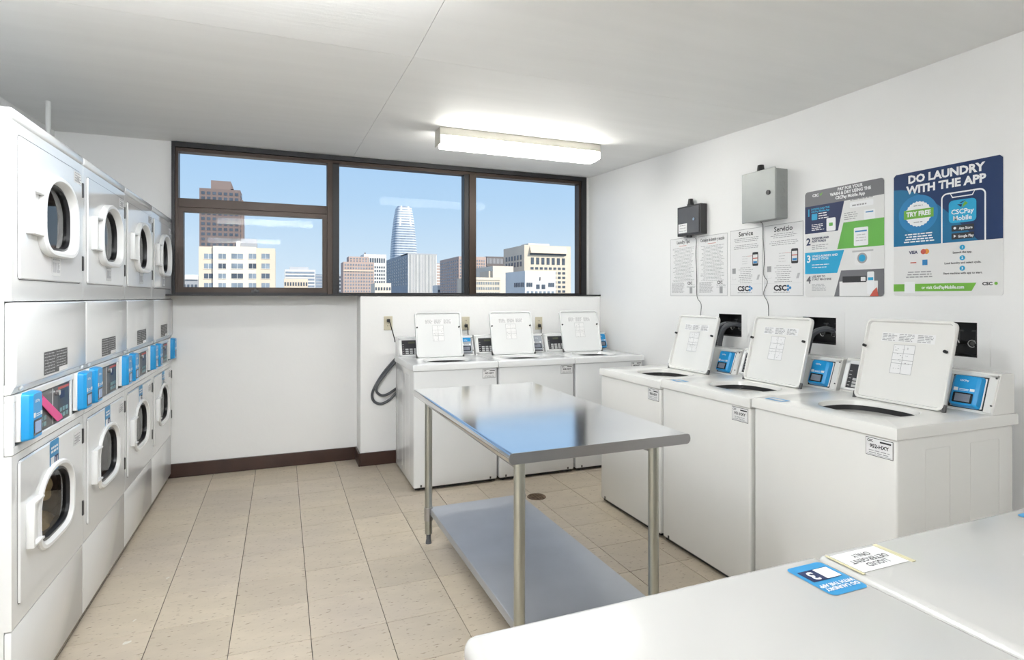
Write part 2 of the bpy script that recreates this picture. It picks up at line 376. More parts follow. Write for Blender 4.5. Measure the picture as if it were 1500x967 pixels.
def dryer(y0, label, upper_num, lower_num, second=True):
    t = thing('stacked_dryer', label, 'dryer', (-.79, y0, 0), R(90), 'stacked dryers along the left wall')
    Wd = WD; Dp = .70
    # cabinet shell, open to the front behind the panels
    b = MB()
    for a in ((.002, .012, .0205, Dp, 0.02, 1.949), (Wd - .012, Wd - .002, .0205, Dp, .02, 1.949), (.012, Wd - .012, Dp - .012, Dp, .02, 1.949), (.012, Wd - .012, .03, Dp - .012, .02, .035), (.012, Wd - .012, .03, Dp - .012, 1.12, 1.14), (.012, Wd - .012, .03, Dp - .012, 1.935, 1.95)): b.box(*a)
    b.build('cabinet', 'enamel', t, False)
    for fx in (.05, Wd - .05):
        for fy in (.06, Dp - .06): MB().cyl((fx, fy, 0), (fx, fy, .022), .022, 12).build('foot', 'black', t)
    MB().box(-.001, Wd + .001, -.004, Dp + .002, 1.952, 1.99, .012, 3).build('top_cap', 'enamel', t)
    MB().box(.0, Wd, .0, .020, .032, .332, .006).build('base_panel', 'enamel', t)
    MB().box(.0, Wd, -.012, .020, 1.10, 1.372, .008, 3).prism([(-.0118, 1.112), (.0195, 1.112), (.0195, 1.08), (.004, 1.08)], .0005, Wd - .0005).build('middle_panel', 'enamel', t)
    # control strip: white frame around dark recess
    b = MB(); b.box(0, Wd, -.004, .020, .888, .914, .003, 1).box(0, Wd, -.004, .020, 1.054, 1.078, .003, 1)
    for a, c in ((0, .016), (.53, .55), (.682, Wd)): b.box(a, c, -.0035, .020, .912, 1.056, .002, 1)
    b.build('control_frame', 'enamel', t, False)
    MB().box(.014, .684, .012, .026, .905, 1.06).build('control_recess', 'black', t, False)
    cp = MB().box(.165, .528, .0, .0125, .916, 1.052, .002, 1).build('control_panel', 'panel_grey', t, False)
    MB().rect(.40, .522, .92, 1.048, -.0006).build('display_panel', 'panel_dark', cp, False, False)
    MB().rect(.40, .522, 1.036, 1.046, -.0012).build('red_print', 'ink_red', cp, False, False)
    MB().rect(.42, .47, 1.0, 1.028, -.0012).build('display', 'navy', cp, False, False)
    for gx_ in (.19, .415):
        for i in range(3):
            for j in range(2): MB().box(gx_ + i * .033, gx_ + i * .033 + .022, -.003, .0, .928 + j * .022, .943 + j * .022, .001, 1).build('key', 'key_teal', cp, False)
    MB().cyl((.375, .002, 1.03), (.375, -.014, 1.03), .011, 14).build('lock', 'chrome', cp)
    MB().box(.345, .349, -.001, .002, .918, 1.05).build('seam', 'plastic_grey', cp, False)
    reader(t, .028, .922, .10, .158, .042)
    reader(t, .573, .922, .10, .158, .042)
    # the two door panels
    for up in (1, 0):
        z0, z1 = (1.376, 1.950) if up else (.336, .886)
        d0, d1 = (1.445, 1.915) if up else (.395, .862)
        cx, cz_ = (.362, 1.685) if up else (.358, .632); hw, hh = (.185, .150) if up else (.185, .145)
        inner = window_outline(cx, cz_, hw - .032, hh - .030); o_big = match((.0, Wd, z0, z1), inner, cx, cz_); mid = window_outline(cx, cz_, hw - .018, hh - .017)
        fm = 'door_gloss' if up else 'enamel'
        fr = MB().loft([[(p[0], .0, p[1]) for p in o_big], [(p[0], .0, p[1]) for p in mid], [(p[0], .02, p[1]) for p in mid], [(p[0], .02, p[1]) for p in o_big]], close=True)
        fr.build('front_panel', fm, t, False)
        dz = rrect(.040, .662, d0, d1, .018, 9); gap = MB()                     # groove around the door
        gi = rrect(.0435, .6585, d0 + .0035, d1 - .0035, .016, 9)
        gap.loft([[(p[0], -.0004, p[1]) for p in dz], [(p[0], -.0004, p[1]) for p in gi]]).build('door_groove', 'gasket', t, False)
        dl = [rrect(.0425 + k, .6595 - k, d0 + .0025 + k, d1 - .0025 - k, .016, 9) for k in (0, .004)]
        out = match((.0465, .6555, d0 + .0065, d1 - .0065), mid, cx, cz_)
        door = MB().loft([[(p[0], .001, p[1]) for p in out], [(p[0], -.007, p[1]) for p in out], [(p[0], -.007, p[1]) for p in mid], [(p[0], .001, p[1]) for p in mid]], close=True)
        door.loft([[(p[0], -.0006, p[1]) for p in dl[0]], [(p[0], -.0066, p[1]) for p in dl[1]]], cap0=False)
        door = door.build('door', fm, t, False)
        o1, o2, o3, o4, o5 = (window_outline(cx, cz_, hw - q, hh - q) for q in (0, .005, .016, .024, .029))
        pro = .032 if up else .018
        MB().loft([[(p[0], -.006, p[1]) for p in o1], [(p[0], -pro + .006, p[1]) for p in o1], [(p[0], -pro, p[1]) for p in o2], [(p[0], -pro, p[1]) for p in o3], [(p[0], -pro + .012, p[1]) for p in o4], [(p[0], -.002, p[1]) for p in o5]]).build('door_ring', 'plastic_white', door)
        g1, g2, g3 = (window_outline(cx, cz_, hw - q, hh - q) for q in (.027, .036, .040))
        MB().loft([[(p[0], -.006, p[1]) for p in g1], [(p[0], -.008, p[1]) for p in g2], [(p[0], .03, p[1]) for p in g3]]).build('gasket', 'gasket', door)
        MB().loft([[(p[0], .004, p[1]) for p in g2]], cap1=True).build('door_glass', 'door_glass', door, False)
        hz = 1.60 if up else .556; hx = .088
        hb = MB().box(hx, hx + .012, -.030, -.006, hz, hz + .150, .004).box(hx + .010, cx - hw + .02, -.012, -.006, hz + .006, hz + .144, .002)
        hb.box(hx + .008, cx - hw + .012, -.028, -.006, hz, hz + .008, .002).box(hx + .008, cx - hw + .012, -.028, -.006, hz + .142, hz + .150, .002)
        hb.build('handle', 'plastic_white', door)
        for q in ((1.81, 1.50) if up else (.77, .465)): MB().box(.662, .674, -.011, .002, q, q + .062, .002, 1).build('hinge', 'hinge', door, False)
        # drum behind the glass
        N = 28; ring = lambda r, y: [(cx + r * math.cos(2 * math.pi * k / N), y, cz_ + r * math.sin(2 * math.pi * k / N)) for k in range(N)]
        MB().loft([ring(.21, .035), ring(.225, .06), ring(.225, .55)], cap1=True).build('drum', 'drum', t)
        # stickers
        sx, szz = (.315, 1.468) if up else (.296, .747)
        st = MB().flat(rrect(sx, sx + .09, szz, szz + (.08 if up else .115), .008, 3), -.0076).build('sticker', 'poster_white' if up else 'sticker_blue', door, False, False)
        num = upper_num if up else lower_num
        if up:
            MB().flat(rrect(sx + .01, sx + .042, szz + .012, szz + .05, .002, 1), -.0082).flat(rrect(sx + .046, sx + .08, szz + .012, szz + .05, .002, 1), -.0082).build('printed_box', 'ink_soft', st, False, False)
            lines(st, 'ink_soft', sx + .01, sx + .08, [szz + .060, szz + .069], .004, -.0082, 0)
        else:
            MB().rect(sx + .046, sx + .084, szz + .016, szz + .055, -.0082).build('printed_box', 'navy', st, False, False)
            MB().rect(sx + .008, sx + .042, szz + .016, szz + .055, -.0082).build('printed_box', 'white_print', st, False, False)
            lines(st, 'white_print', sx + .01, sx + .08, [szz + .074, szz + .088], .008, -.0082, .1)
        text(num, .036, 'white_print', st, sx + .064, szz + .034, -.0088, bold=.0006)
        a, c = (.556, 1.858) if up else (.550, .785)
        st = MB().rect(a, a + .09, c, c + .045 if up else c + .052, -.0076).build('sticker', 'paper', door, False, False)
        lines(st, 'ink_grey', a + .006, a + .084, zs(c + .008, c + .04, 4), .004, -.0082, .3)
        MB().rect(a + .03, a + .062, c + .012, c + .03, -.0085).build('printed_box', 'ink_soft', st, False, False)
    wl = MB().flat([(.225, 1.112), (.372, 1.112), (.372, 1.128), (.462, 1.128), (.462, 1.194), (.225, 1.194)], -.0126).build('warning_label', 'warn_print', t, False, False)
    lines(wl, 'ink_soft', .230, .338, zs(1.120, 1.186, 7), .0028, -.0132, .15, centre=False)
    lines(wl, 'ink_soft', .346, .456, zs(1.134, 1.186, 6), .0028, -.0132, .15, centre=False)
    MB().rect(.374, .462, 1.112, 1.127, -.0126).build('warning_label', 'paper', t, False, False)
    for q in (.045, Wd - .045): MB().cyl((q, -.002, 1.097), (q, -.012, 1.093), .008, 10).build('screw', 'plastic_grey', t)
    return t
DY = [2.258 + .698 * k for k in range(4)]
dryer(DY[0], 'stacked white dryer with tan towels inside and a pink tag on its controls', '12', '11')
dryer(DY[1], 'stacked white dryer next to the one with the pink tag', '10', '9')
dryer(DY[2], 'stacked white dryer beside the one against the window wall, white pipe above it', '8', '7')
dryer(DY[3], 'stacked white dryer standing right against the window wall', '6', '5')
pk = thing('pink_tag', 'bright pink plastic tag hanging slanted across the dryer controls', 'tag', (-.79, DY[0], 0), R(90))
MB().loft([[(x, y, z) for x, z in ((.150, 1.062), (.215, 1.062), (.235, 1.035), (.165, 1.030))] for y in (-.008, -.004)], cap0=True, cap1=True).build('tag_head', 'pink_red', pk, False)
MB().loft([[(x, y, z) for x, z in ((.185, 1.035), (.235, 1.040), (.420, .938), (.428, .925), (.375, .922))] for y in (-.0075, -.0045)], cap0=True, cap1=True).build('tag_strip', 'pink', pk, False)
def cloth(cx, cy, cz_, rx, ry, rz_, seed, label):
    b = MB(); g = bmesh.ops.create_icosphere(b.bm, subdivisions=4, radius=1); rd = random.Random(seed)
    ph = [(rd.uniform(2, 6), rd.uniform(2, 6), rd.uniform(2, 6), rd.uniform(0, 6)) for _ in range(7)]
    for v in g['verts']:
        d = v.co.copy(); k = 1 + sum(.075 * math.sin(a * d.x + c * d.y + q * d.z + e_) for a, c, q, e_ in ph)
        v.co = Vector((d.x * rx * k, d.y * ry * k, d.z * rz_ * k))
    o = b.build('towel', 'cloth_tan', None); o.location = (cx, cy, cz_)
    tag(o, label, 'towel', 'towels in the dryer')
cloth(-.862, DY[0] + .40, .492, .046, .125, .068, 3, 'crumpled tan towel lying lowest behind the round dryer glass')
cloth(-.866, DY[0] + .40, .662, .044, .12, .064, 5, 'crumpled tan towel heaped on another behind the dryer glass')

# ------------------------------------------------------------------ top-load washers
def rect_ring(angles, cx, cy, x0, x1, y0, y1):
    out = []
    for a in angles:
        dx, dy = math.cos(a), math.sin(a); t = 1e9
        if abs(dx) > 1e-9: t = min(t, ((x1 if dx > 0 else x0) - cx) / dx)
        if abs(dy) > 1e-9: t = min(t, ((y1 if dy > 0 else y0) - cy) / dy)
        out.append((cx + dx * t, cy + dy * t))
    return out
def supere(angles, cx, cy, hx, hy, ex):
    return [(cx + hx * math.cos(a) / (abs(math.cos(a)) ** ex + abs(math.sin(a) * hx / hy) ** ex) ** (1 / ex), cy + hx * math.sin(a) / (abs(math.cos(a)) ** ex + abs(math.sin(a) * hx / hy) ** ex) ** (1 / ex)) for a in angles]
def front_tag(parent, x, z, code, y):
    st = MB().rect(x, x + .104, z, z + .066, y).build('number_plate', 'ink', parent, False, False)
    MB().rect(x + .002, x + .102, z + .002, z + .064, y - .0005).build('plate_face', 'paper', st, False, False)
    text('CSC', .012, 'ink', st, x + .018, z + .055, y - .001, bold=.0005)
    MB().rect(x + .055, x + .097, z + .052, z + .058, y - .001).build('printed_bar', 'ink', st, False, False)
    text(code, .0185, 'ink', st, x + .052, z + .036, y - .001, bold=.0006)
    lines(st, 'ink_grey', x + .01, x + .094, [z + .020, z + .012], .003, y - .001, .3)
    MB().rect(x + .006, x + .098, z + .005, z + .0065, y - .001).build('printed_bar', 'ink_grey', st, False, False)
def washer(loc, rz, W, label, code, kind, group, em='enamel', zd=.915, lidx=.03, side=True, deck_sticker=False):
    t = thing('top_load_washer', label, 'washer', loc, rz, group)
    D = .715; zb = zd - .046
    MB().box(.006, W - .006, .006, .695, .022, zb, .010, 3).build('cabinet', em, t)
    MB().box(.02, W - .02, .02, .68, .008, .024).build('base', 'black', t, False)
    for fx in (.05, W - .05):
        for fy in (.05, .65): MB().cyl((fx, fy, 0), (fx, fy, .016), .018, 12).build('foot', 'black', t)
    for fx in (.06, W - .06): MB().box(fx - .006, fx + .006, .0035, .008, .028, .045, .001, 1).build('clip', 'hinge', t, False)
    if side:                                     # pressed panels on both cabinet sides
        for sx in (.0058, W - .0058):
            for y0, y1 in ((.16, .30), (.42, .60)):
                b = MB()
                for a in ((y0, y1, zb - .05, zb - .047), (y0, y0 + .003, .08, zb - .05), (y1 - .003, y1, .08, zb - .05)): b.box(sx - .0008, sx + .0008, a[0], a[1], a[2], a[3])
                b.build('pressed_rib', em, t, False)
    # deck with the wash opening
    cx, cy = W / 2 + lidx, .262
    ang = [2 * math.pi * k / 56 for k in range(56)]
    for X_, Y_ in ((0, -.002), (W, -.002), (0, D), (W, D)): ang.append(math.atan2(Y_ - cy, X_ - cx) % (2 * math.pi))
    ang.sort()
    ob = rect_ring(ang, cx, cy, 0, W, -.002, D)
    ins = lambda q: [(min(max(p[0], q), W - q), min(max(p[1], -.002 + q), D - q)) for p in ob]
    hole = lambda q: supere(ang, cx, cy, .172 - q, .150 - q, 2.6)
    dk = MB().loft([[(*p, zb + .001) for p in ob], [(*p, zd - .010) for p in ob], [(*p, zd - .003) for p in ins(.003)], [(*p, zd) for p in ins(.010)], [(*p, zd) for p in hole(-.014)], [(*p, zd - .003) for p in hole(-.004)], [(*p, zd - .022) for p in hole(0)]])
    dk.loft([[(*p, zb + .001) for p in ob], [(*p, zb + .001) for p in hole(-.02)]])
    dk = dk.build('deck', em, t)
    circ = lambda r, z: [(cx + r * math.cos(a), cy + .012 + r * math.sin(a), z) for a in ang]
    MB().loft([[(*p, zd - .0215) for p in hole(.0015)], [(*p, zd - .024) for p in hole(-.010)], [(*p, zd - .058) for p in hole(-.012)]]).build('tub_gap', 'gasket', t)
    MB().loft([[(*p, zd - .058) for p in hole(-.012)], [(*p, zd - .052) for p in hole(.004)], circ(.128, zd - .054), circ(.122, zd - .066)]).build('tub_ring', 'plastic_grey', t)
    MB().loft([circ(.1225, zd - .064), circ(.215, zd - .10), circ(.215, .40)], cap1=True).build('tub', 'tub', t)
    # open lid leaning back
    lw, lh = .385, .372
    lid = MB(); o0 = rrect(-lw / 2, lw / 2, 0, lh, .026, 5); o1 = rrect(-lw / 2 + .003, lw / 2 - .003, .003, lh - .003, .024, 5); i0 = rrect(-lw / 2 + .010, lw / 2 - .010, .010, lh - .010, .018, 5); i1 = rrect(-lw / 2 + .014, lw / 2 - .014, .014, lh - .014, .015, 5)
    lid.loft([[(p[0], .024, p[1]) for p in o1], [(p[0], .020, p[1]) for p in o0], [(p[0], .003, p[1]) for p in o0], [(p[0], 0, p[1]) for p in o1], [(p[0], 0, p[1]) for p in i0], [(p[0], .012, p[1]) for p in i1]], cap0=True, cap1=True)
    lid = sub(lid.build('lid', em, t), (cx, .430, zd + .004), (R(-15), 0, 0))
    for s in (-1, 1):
        MB().cyl((s * (lw / 2 - .012 if s < 0 else lw / 2 - .024), .006, lh * .655), (s * (lw / 2 - .012 if s < 0 else lw / 2 - .024), -.008, lh * .655), .0065, 12).build('rubber_bumper', 'black', lid)
        MB().box(s * lw / 2 - .006, s * lw / 2 + .006, .004, .02, -.004, .03, .002, 1).build('lid_hinge', 'hinge', lid, False)
    y = .0114
    sz = lh - .10
    st = MB().rect(-.115, .115, sz, sz + .04, y).build('instruction_sticker', 'paper', lid, False, False)
    lines(lid, 'ink_grey', -.110, -.045, zs(sz + .006, sz + .034, 5), .0032, y - .0006, .25, centre=False)
    lines(lid, 'ink_grey', -.036, .032, zs(sz + .006, sz + .034, 5), .0032, y - .0006, .25, centre=False)
    lines(lid, 'ink_grey', .044, .110, zs(sz + .006, sz + .034, 5), .0032, y - .0006, .25, centre=False)
    MB().rect(-.052, .040, sz - .14, sz - .012, y).build('diagram_sticker', 'paper', lid, False, False)
    b = MB(); g0, g1 = sz - .14, sz - .012
    for q in (g0, g0 + .045, g0 + .06, g0 + .09, g1): b.rect(-.052, .040, q - .0008, q + .0008, y - .0006)
    for q in (-.052, -.006, .040): b.rect(q - .0008, q + .0008, g0, g1, y - .0006)
    for k in range(26):
        a, c, s_ = random.uniform(-.048, .034), random.uniform(g0 + .004, g1 - .006), random.uniform(.002, .007)
        b.rect(a, a + s_, c, c + random.uniform(.001, .003), y - .0007)
    b.build('printed_diagram', 'ink_grey', lid, False, False)
    # console
    hC = .157; tl = math.atan2(.055, hC)
    co = MB().prism([(.558, zd), (.613, zd + hC - .006), (.620, zd + hC), (.695, zd + hC), (.700, zd + hC - .006), (.700, zd)], .006, W - .006).build('console', em, t, False)
    P = dict(loc=(0, .558, zd), rot=(-tl, 0, 0)); fh = hC / math.cos(tl)
    fr = MB(); fx0, fx1 = .012, .235
    for a in ((fx0, fx1, .006, .018), (fx0, fx1, fh - .028, fh - .012), (fx0, fx0 + .022, .006, fh - .012), (fx1 - .022, fx1, .006, fh - .012)): fr.box(a[0], a[1], -.009, .001, a[2], a[3], .002, 1)
    sub(fr.build('keypad_frame', 'plastic_white', co, False), P['loc'], P['rot'])
    kp = MB().box(fx0 + .02, fx1 - .02, -.003, .001, .016, fh - .026); sub(kp.build('keypad', 'panel_dark', co, False), P['loc'], P['rot'])
    b = MB().rect(fx0 + .075, fx0 + .13, fh - .056, fh - .040, -.0036); sub(b.build('display', 'display', co, False, False), P['loc'], P['rot'])
    for i in range(4):
        for j in range(3): sub(MB().box(fx0 + .05 + i * .034, fx0 + .075 + i * .034, -.005, -.002, .024 + j * .0165, .036 + j * .0165, .001, 1).build('key', 'key', co, False), P['loc'], P['rot'])
    b = MB()
    for k in range(5): b.rect(fx0 + .027, fx0 + .040, .03 + k * .018, .033 + k * .018, -.0036)
    sub(b.build('printed_marks', 'key', co, False, False), P['loc'], P['rot'])
    rx = W - (.132 if W < .66 else .158)
    sub(MB().box(rx - .012, rx + .118, -.0015, .001, .010, fh - .018).build('reader_recess', 'black', co, False), P['loc'], P['rot'])
    rd = reader(co, rx, .012, .108, fh - .034, .034, kind, loc=P['loc'], rot=P['rot'], base=.004)
    sub(MB().box(min(rx + .118, W - .018), W - .010, -.006, .001, .004, fh - .006, .002, 1).build('console_trim', em, co, False), P['loc'], P['rot'])
    sub(MB().box(rx - .03, W - .010, -.006, .001, fh - .020, fh - .004, .002, 1).build('console_trim', em, co, False), P['loc'], P['rot'])
    for q in (.035, fh - .02): sub(MB().cyl((W - .014, -.005, q), (W - .014, -.009, q), .0035, 10).build('screw', 'hinge', co), P['loc'], P['rot'])
    front_tag(t, W - .122, zb - .076, code, .0052)
    if deck_sticker:
        o = MB().loft([[(p[0], p[1], zd + .0006) for p in rrect(.045, .145, .022, .085, .012, 3)]], cap1=True).build('deck_sticker', 'sticker_blue', t, False, False)
        MB().loft([[(p[0], p[1], zd + .0011) for p in rrect(.06, .13, .04, .066, .003, 2)]], cap1=True).build('sticker_print', 'white_print', o, False, False)
    return t
GB, GR = 'washers under the window', 'washers along the poster wall'
WB, WR = .646, .672
washer((.862, 4.03, 0), 0, WB, 'white top-load washer under the window beside the hanging grey drain hose', '947-HXY', 'mix', GB, zd=.905, lidx=-.005)
washer((1.513, 4.03, 0), 0, WB, 'white top-load washer under the window with an all-grey card reader', '948-HXY', 'grey', GB, zd=.905, lidx=-.02)
washer((2.164, 4.03, 0), 0, WB, 'white top-load washer under the window in the room corner, blue card reader', '949-HXY', 'blue', GB, zd=.905, lidx=-.01)
washer((2.015, 3.405, 0), R(-90), WR, 'white top-load washer under the black wall box, number plate 950', '950-HXY', 'blue', GR, 'enamel_warm', .905)
washer((2.015, 2.722, 0), R(-90), WR, 'white top-load washer under the Service notices, number plate 951', '951-HXY', 'blue', GR, 'enamel_warm', .919, deck_sticker=True)
washer((2.015, 2.038, 0), R(-90), WR, 'white top-load washer with number plate 952 and its ribbed side showing', '952-HXY', 'blue', GR, 'enamel_warm', .927, deck_sticker=True)

# ------------------------------------------------------------------ foreground flat-topped front-load washers (seen from behind)
def front_loader(x1, W, label, sticker, det):
    t = thing('front_load_washer', label, 'washer', (x1, .768, 0), R(180), 'flat-topped washers in the foreground')
    D, zt = .70, .92
    MB().box(.004, W - .004, .006, D - .01, .022, zt - .03, .012, 3).build('cabinet', 'enamel_cream_dimmed', t)
    MB().box(.0, W, .0, D, zt - .045, zt, .018, 4).build('top_panel', 'enamel_cream_dimmed', t)
    for fx in (.06, W - .06):
        for fy in (.07, D - .08): MB().cyl((fx, fy, 0), (fx, fy, .024), .02, 12).build('foot', 'black', t)
    dr = MB(); c_, zc_ = W / 2, .45; N = 36
    rg = lambda r, y: [(c_ + r * math.cos(2 * math.pi * k / N), y, zc_ + r * math.sin(2 * math.pi * k / N)) for k in range(N)]
    dr = dr.loft([rg(.215, .008), rg(.21, -.03), rg(.19, -.045), rg(.150, -.04), rg(.145, -.012)]).build('door', 'plastic_grey', t)
    MB().loft([rg(.148, -.012), rg(.12, -.002), rg(.05, .002)], cap1=True).build('door_glass', 'door_glass', dr)
    MB().box(c_ - .205, c_ - .175, -.06, -.04, zc_ - .06, zc_ + .06, .006).build('handle', 'plastic_white', dr)
    MB().box(.03, W - .03, -.004, .008, .745, .855, .004).build('control_panel', 'panel_dark', t)
    MB().box(.05, .25, -.008, -.002, .765, .835, .004).build('detergent_drawer', 'plastic_white', t)
    if sticker is not None:                       # blue app sticker lying on top, read from the door side
        x, y = sticker
        s = MB().loft([[(p[0], p[1], zt + .0008) for p in rrect(x, x + .082, y, y + .094, .010, 4)]], cap1=True).build('app_sticker', 'sticker_blue', t, False, False)
        MB().loft([[(p[0], p[1], zt + .0014) for p in rrect(x + .008, x + .074, y + .018, y + .052, .001, 1)]], cap1=True).build('sticker_panel', 'navy', s, False, False)
        MB().loft([[(p[0], p[1], zt + .0018) for p in rrect(x + .009, x + .041, y + .020, y + .051, .001, 1)]], cap1=True).build('sticker_blank', 'white_print', s, False, False)
        text('3', .034, 'white_print', s, x + .058, y + .035, 0, bold=.0008, rot=(0, 0, 0)).location = (x + .058, y + .035, zt + .0020)
        text('DO LAUNDRY\nWITH THE APP', .0112, 'white_print', s, 0, 0, 0, bold=.0004, rot=(0, 0, 0)).location = (x + .041, y + .072, zt + .0016)
    if det:
        x, y = det
        s = MB().loft([[(p[0], p[1], zt + .0008) for p in rrect(x, x + .115, y, y + .066, .002, 2)]], cap1=True).build('detergent_label', 'paper', t, False, False)
        text('LIQUID\nDETERGENT\nONLY', .0165, 'ink', s, 0, 0, 0, rot=(0, 0, 0)).location = (x + .058, y + .033, zt + .0014)
        for a in ((x - .012, x - .002), (x + .117, x + .122)):
            MB().box(a[0], a[1], y - .004, y + .07, zt, zt + .0012).build('tape_strip', 'tape', s, False)
front_loader(.902, .670, 'flat-topped white washer in the foreground with blue sticker numbered 3', (.018, .030), None)
front_loader(1.566, .660, 'flat-topped white washer in the foreground labelled liquid detergent only', (.020, .030), (.532, .022))

# ------------------------------------------------------------------ steel work table
tb = thing('work_table', 'stainless steel work table with galvanised under-shelf in the middle of the room', 'table', (1.082, 2.525, 0), R(.6))
hx, hy, zt = .381, .728, .86
top = MB()
pf = [(-hx + .014, 0), (-hx + .006, -.003), (-hx + .002, -.009), (-hx, -.018), (-hx + .002, -.028), (-hx + .008, -.036), (-hx + .016, -.039)]
pf = pf + [(-x, z) for x, z in reversed(pf)]
for a_, b_ in ((0, 7), (7, 14)):                     # the two rolled long edges, open profiles
    L = [[top.bm.verts.new((x, y, zt + z)) for x, z in pf[a_:b_]] for y in (-hy + .0015, hy - .0015)]
    for k in range(6): top.bm.faces.new((L[0][k], L[0][k + 1], L[1][k + 1], L[1][k]))
V_ = lambda x, y, z: top.bm.verts.new((x, y, z))
top.bm.faces.new([V_(x, y, zt) for x, y in ((-hx + .014, -hy + .0015), (hx - .014, -hy + .0015), (hx - .014, hy - .0015), (-hx + .014, hy - .0015))])
top = top.build('table_top', 'steel', tb)
for sg in (-1, 1):
    oo = [(x, z) for x, z in pf]
    MB().loft([[(x * q, sg * (hy - d), zt + (z if q == 1 else z * .96 - .001)) for x, z in oo] for q, d in ((1, .0016), (1, .0008), (.999, 0))], cap0=True, cap1=True).build('folded_end', 'steel_edge', tb, False)  # same stainless as the top, darkened in colour for its dim reflections
LX, LY = (-.308, .265), (-.65, .65)
for x in LX:
    for y in LY:
        lg = MB().cyl((x, y, .055), (x, y, zt - .02), .0205, 24).build('leg', 'galv_leg', tb)
        MB().cyl((x, y, .018), (x, y, .06), .013, 16).cyl((x, y, 0), (x, y, .022), .017, 16, .014).build('foot', 'hose_grey', lg)
        MB().cyl((x, y, .130), (x, y, .204), .0245, 24).build('collar', 'steel_edge', lg)
        MB().cyl((x, y, zt - .05), (x, y, zt - .034), .036, 24, .028).build('socket', 'steel_edge', lg)
x0, x1, y0, y1 = LX[0] + .008, LX[1] - .008, LY[0] - .01, LY[1] + .01
MB().box(x0, x1, y0, y1, .160, .199, .004).build('under_shelf', 'galv_shelf', tb, False)
for x in LX: MB().box(x - .012, x + .012, LY[0], LY[1], .78, .825).build('side_rail', 'steel_edge', tb, False)
for k in (-.3, .3): MB().box(LX[0], LX[1], k - .04, k + .04, .80, .825).build('hat_channel', 'steel_edge', tb, False)

# ------------------------------------------------------------------ floor drain, lint
dr = onZ(786, 728, 0)
d = thing('floor_drain', 'rusty round floor drain strainer set in the tiles by the table', 'drain', (dr.x, dr.y, 0))
N = 28; rg = lambda r, z: [(r * math.cos(2 * math.pi * k / N), r * math.sin(2 * math.pi * k / N), z) for k in range(N)]
MB().loft([rg(.066, .0005), rg(.064, .004), rg(.054, .004), rg(.053, .001)]).build('rim', 'rust', d)
MB().loft([rg(.054, .0008)], cap1=True).build('sump', 'black', d, False)
for k in range(-4, 5):
    h = math.sqrt(max(0, .053 ** 2 - (k * .011) ** 2))
    MB().box(-h, h, k * .011 - .0025, k * .011 + .0025, .001, .0035).build('grate_bar', 'rust', d, False)
    if k % 2 == 0: MB().box(k * .011 - .0025, k * .011 + .0025, -h, h, .001, .0032).build('grate_bar', 'rust', d, False)
for k, (px, py, s) in enumerate(((186, 942, .016), (178, 833, .009), (266, 817, .010), (246, 847, .010), (197, 909, .008))):
    p = onZ(px, py, 0); b = MB(); rd = random.Random(k)
    L = [[(s * (i - 1.5) * .6 + rd.uniform(-.2, .2) * s, s * .35 * sgn + rd.uniform(-.15, .15) * s, .0004 + rd.uniform(0, .5) * s * .5) for i in range(4)] for sgn in (-1, 0, 1)]
    lo = [[b.bm.verts.new(q) for q in r_] for r_ in L]; lo2 = [[b.bm.verts.new((q[0], q[1], 0.0001)) for q in r_] for r_ in L]
    for i in range(2):
        for j in range(3):
            b.bm.faces.new((lo[i][j], lo[i][j + 1], lo[i + 1][j + 1], lo[i + 1][j])); b.bm.faces.new((lo2[i][j], lo2[i + 1][j], lo2[i + 1][j + 1], lo2[i][j + 1]))
    o = b.build('lint_scrap', 'lint', None); o.location = (p.x, p.y, 0); o.rotation_euler = (0, 0, rd.uniform(-.6, .9))
    tag(o, ['largest pale curl of lint lying on the floor tiles near the dryers', 'small pale scrap of lint lying close to the dryer bases', 'small pale scrap of lint on a joint between floor tiles', 'thin pale scrap of lint in the middle of a floor tile', 'tiniest pale speck of lint near the largest curl'][k], 'lint', 'lint scraps on the floor')

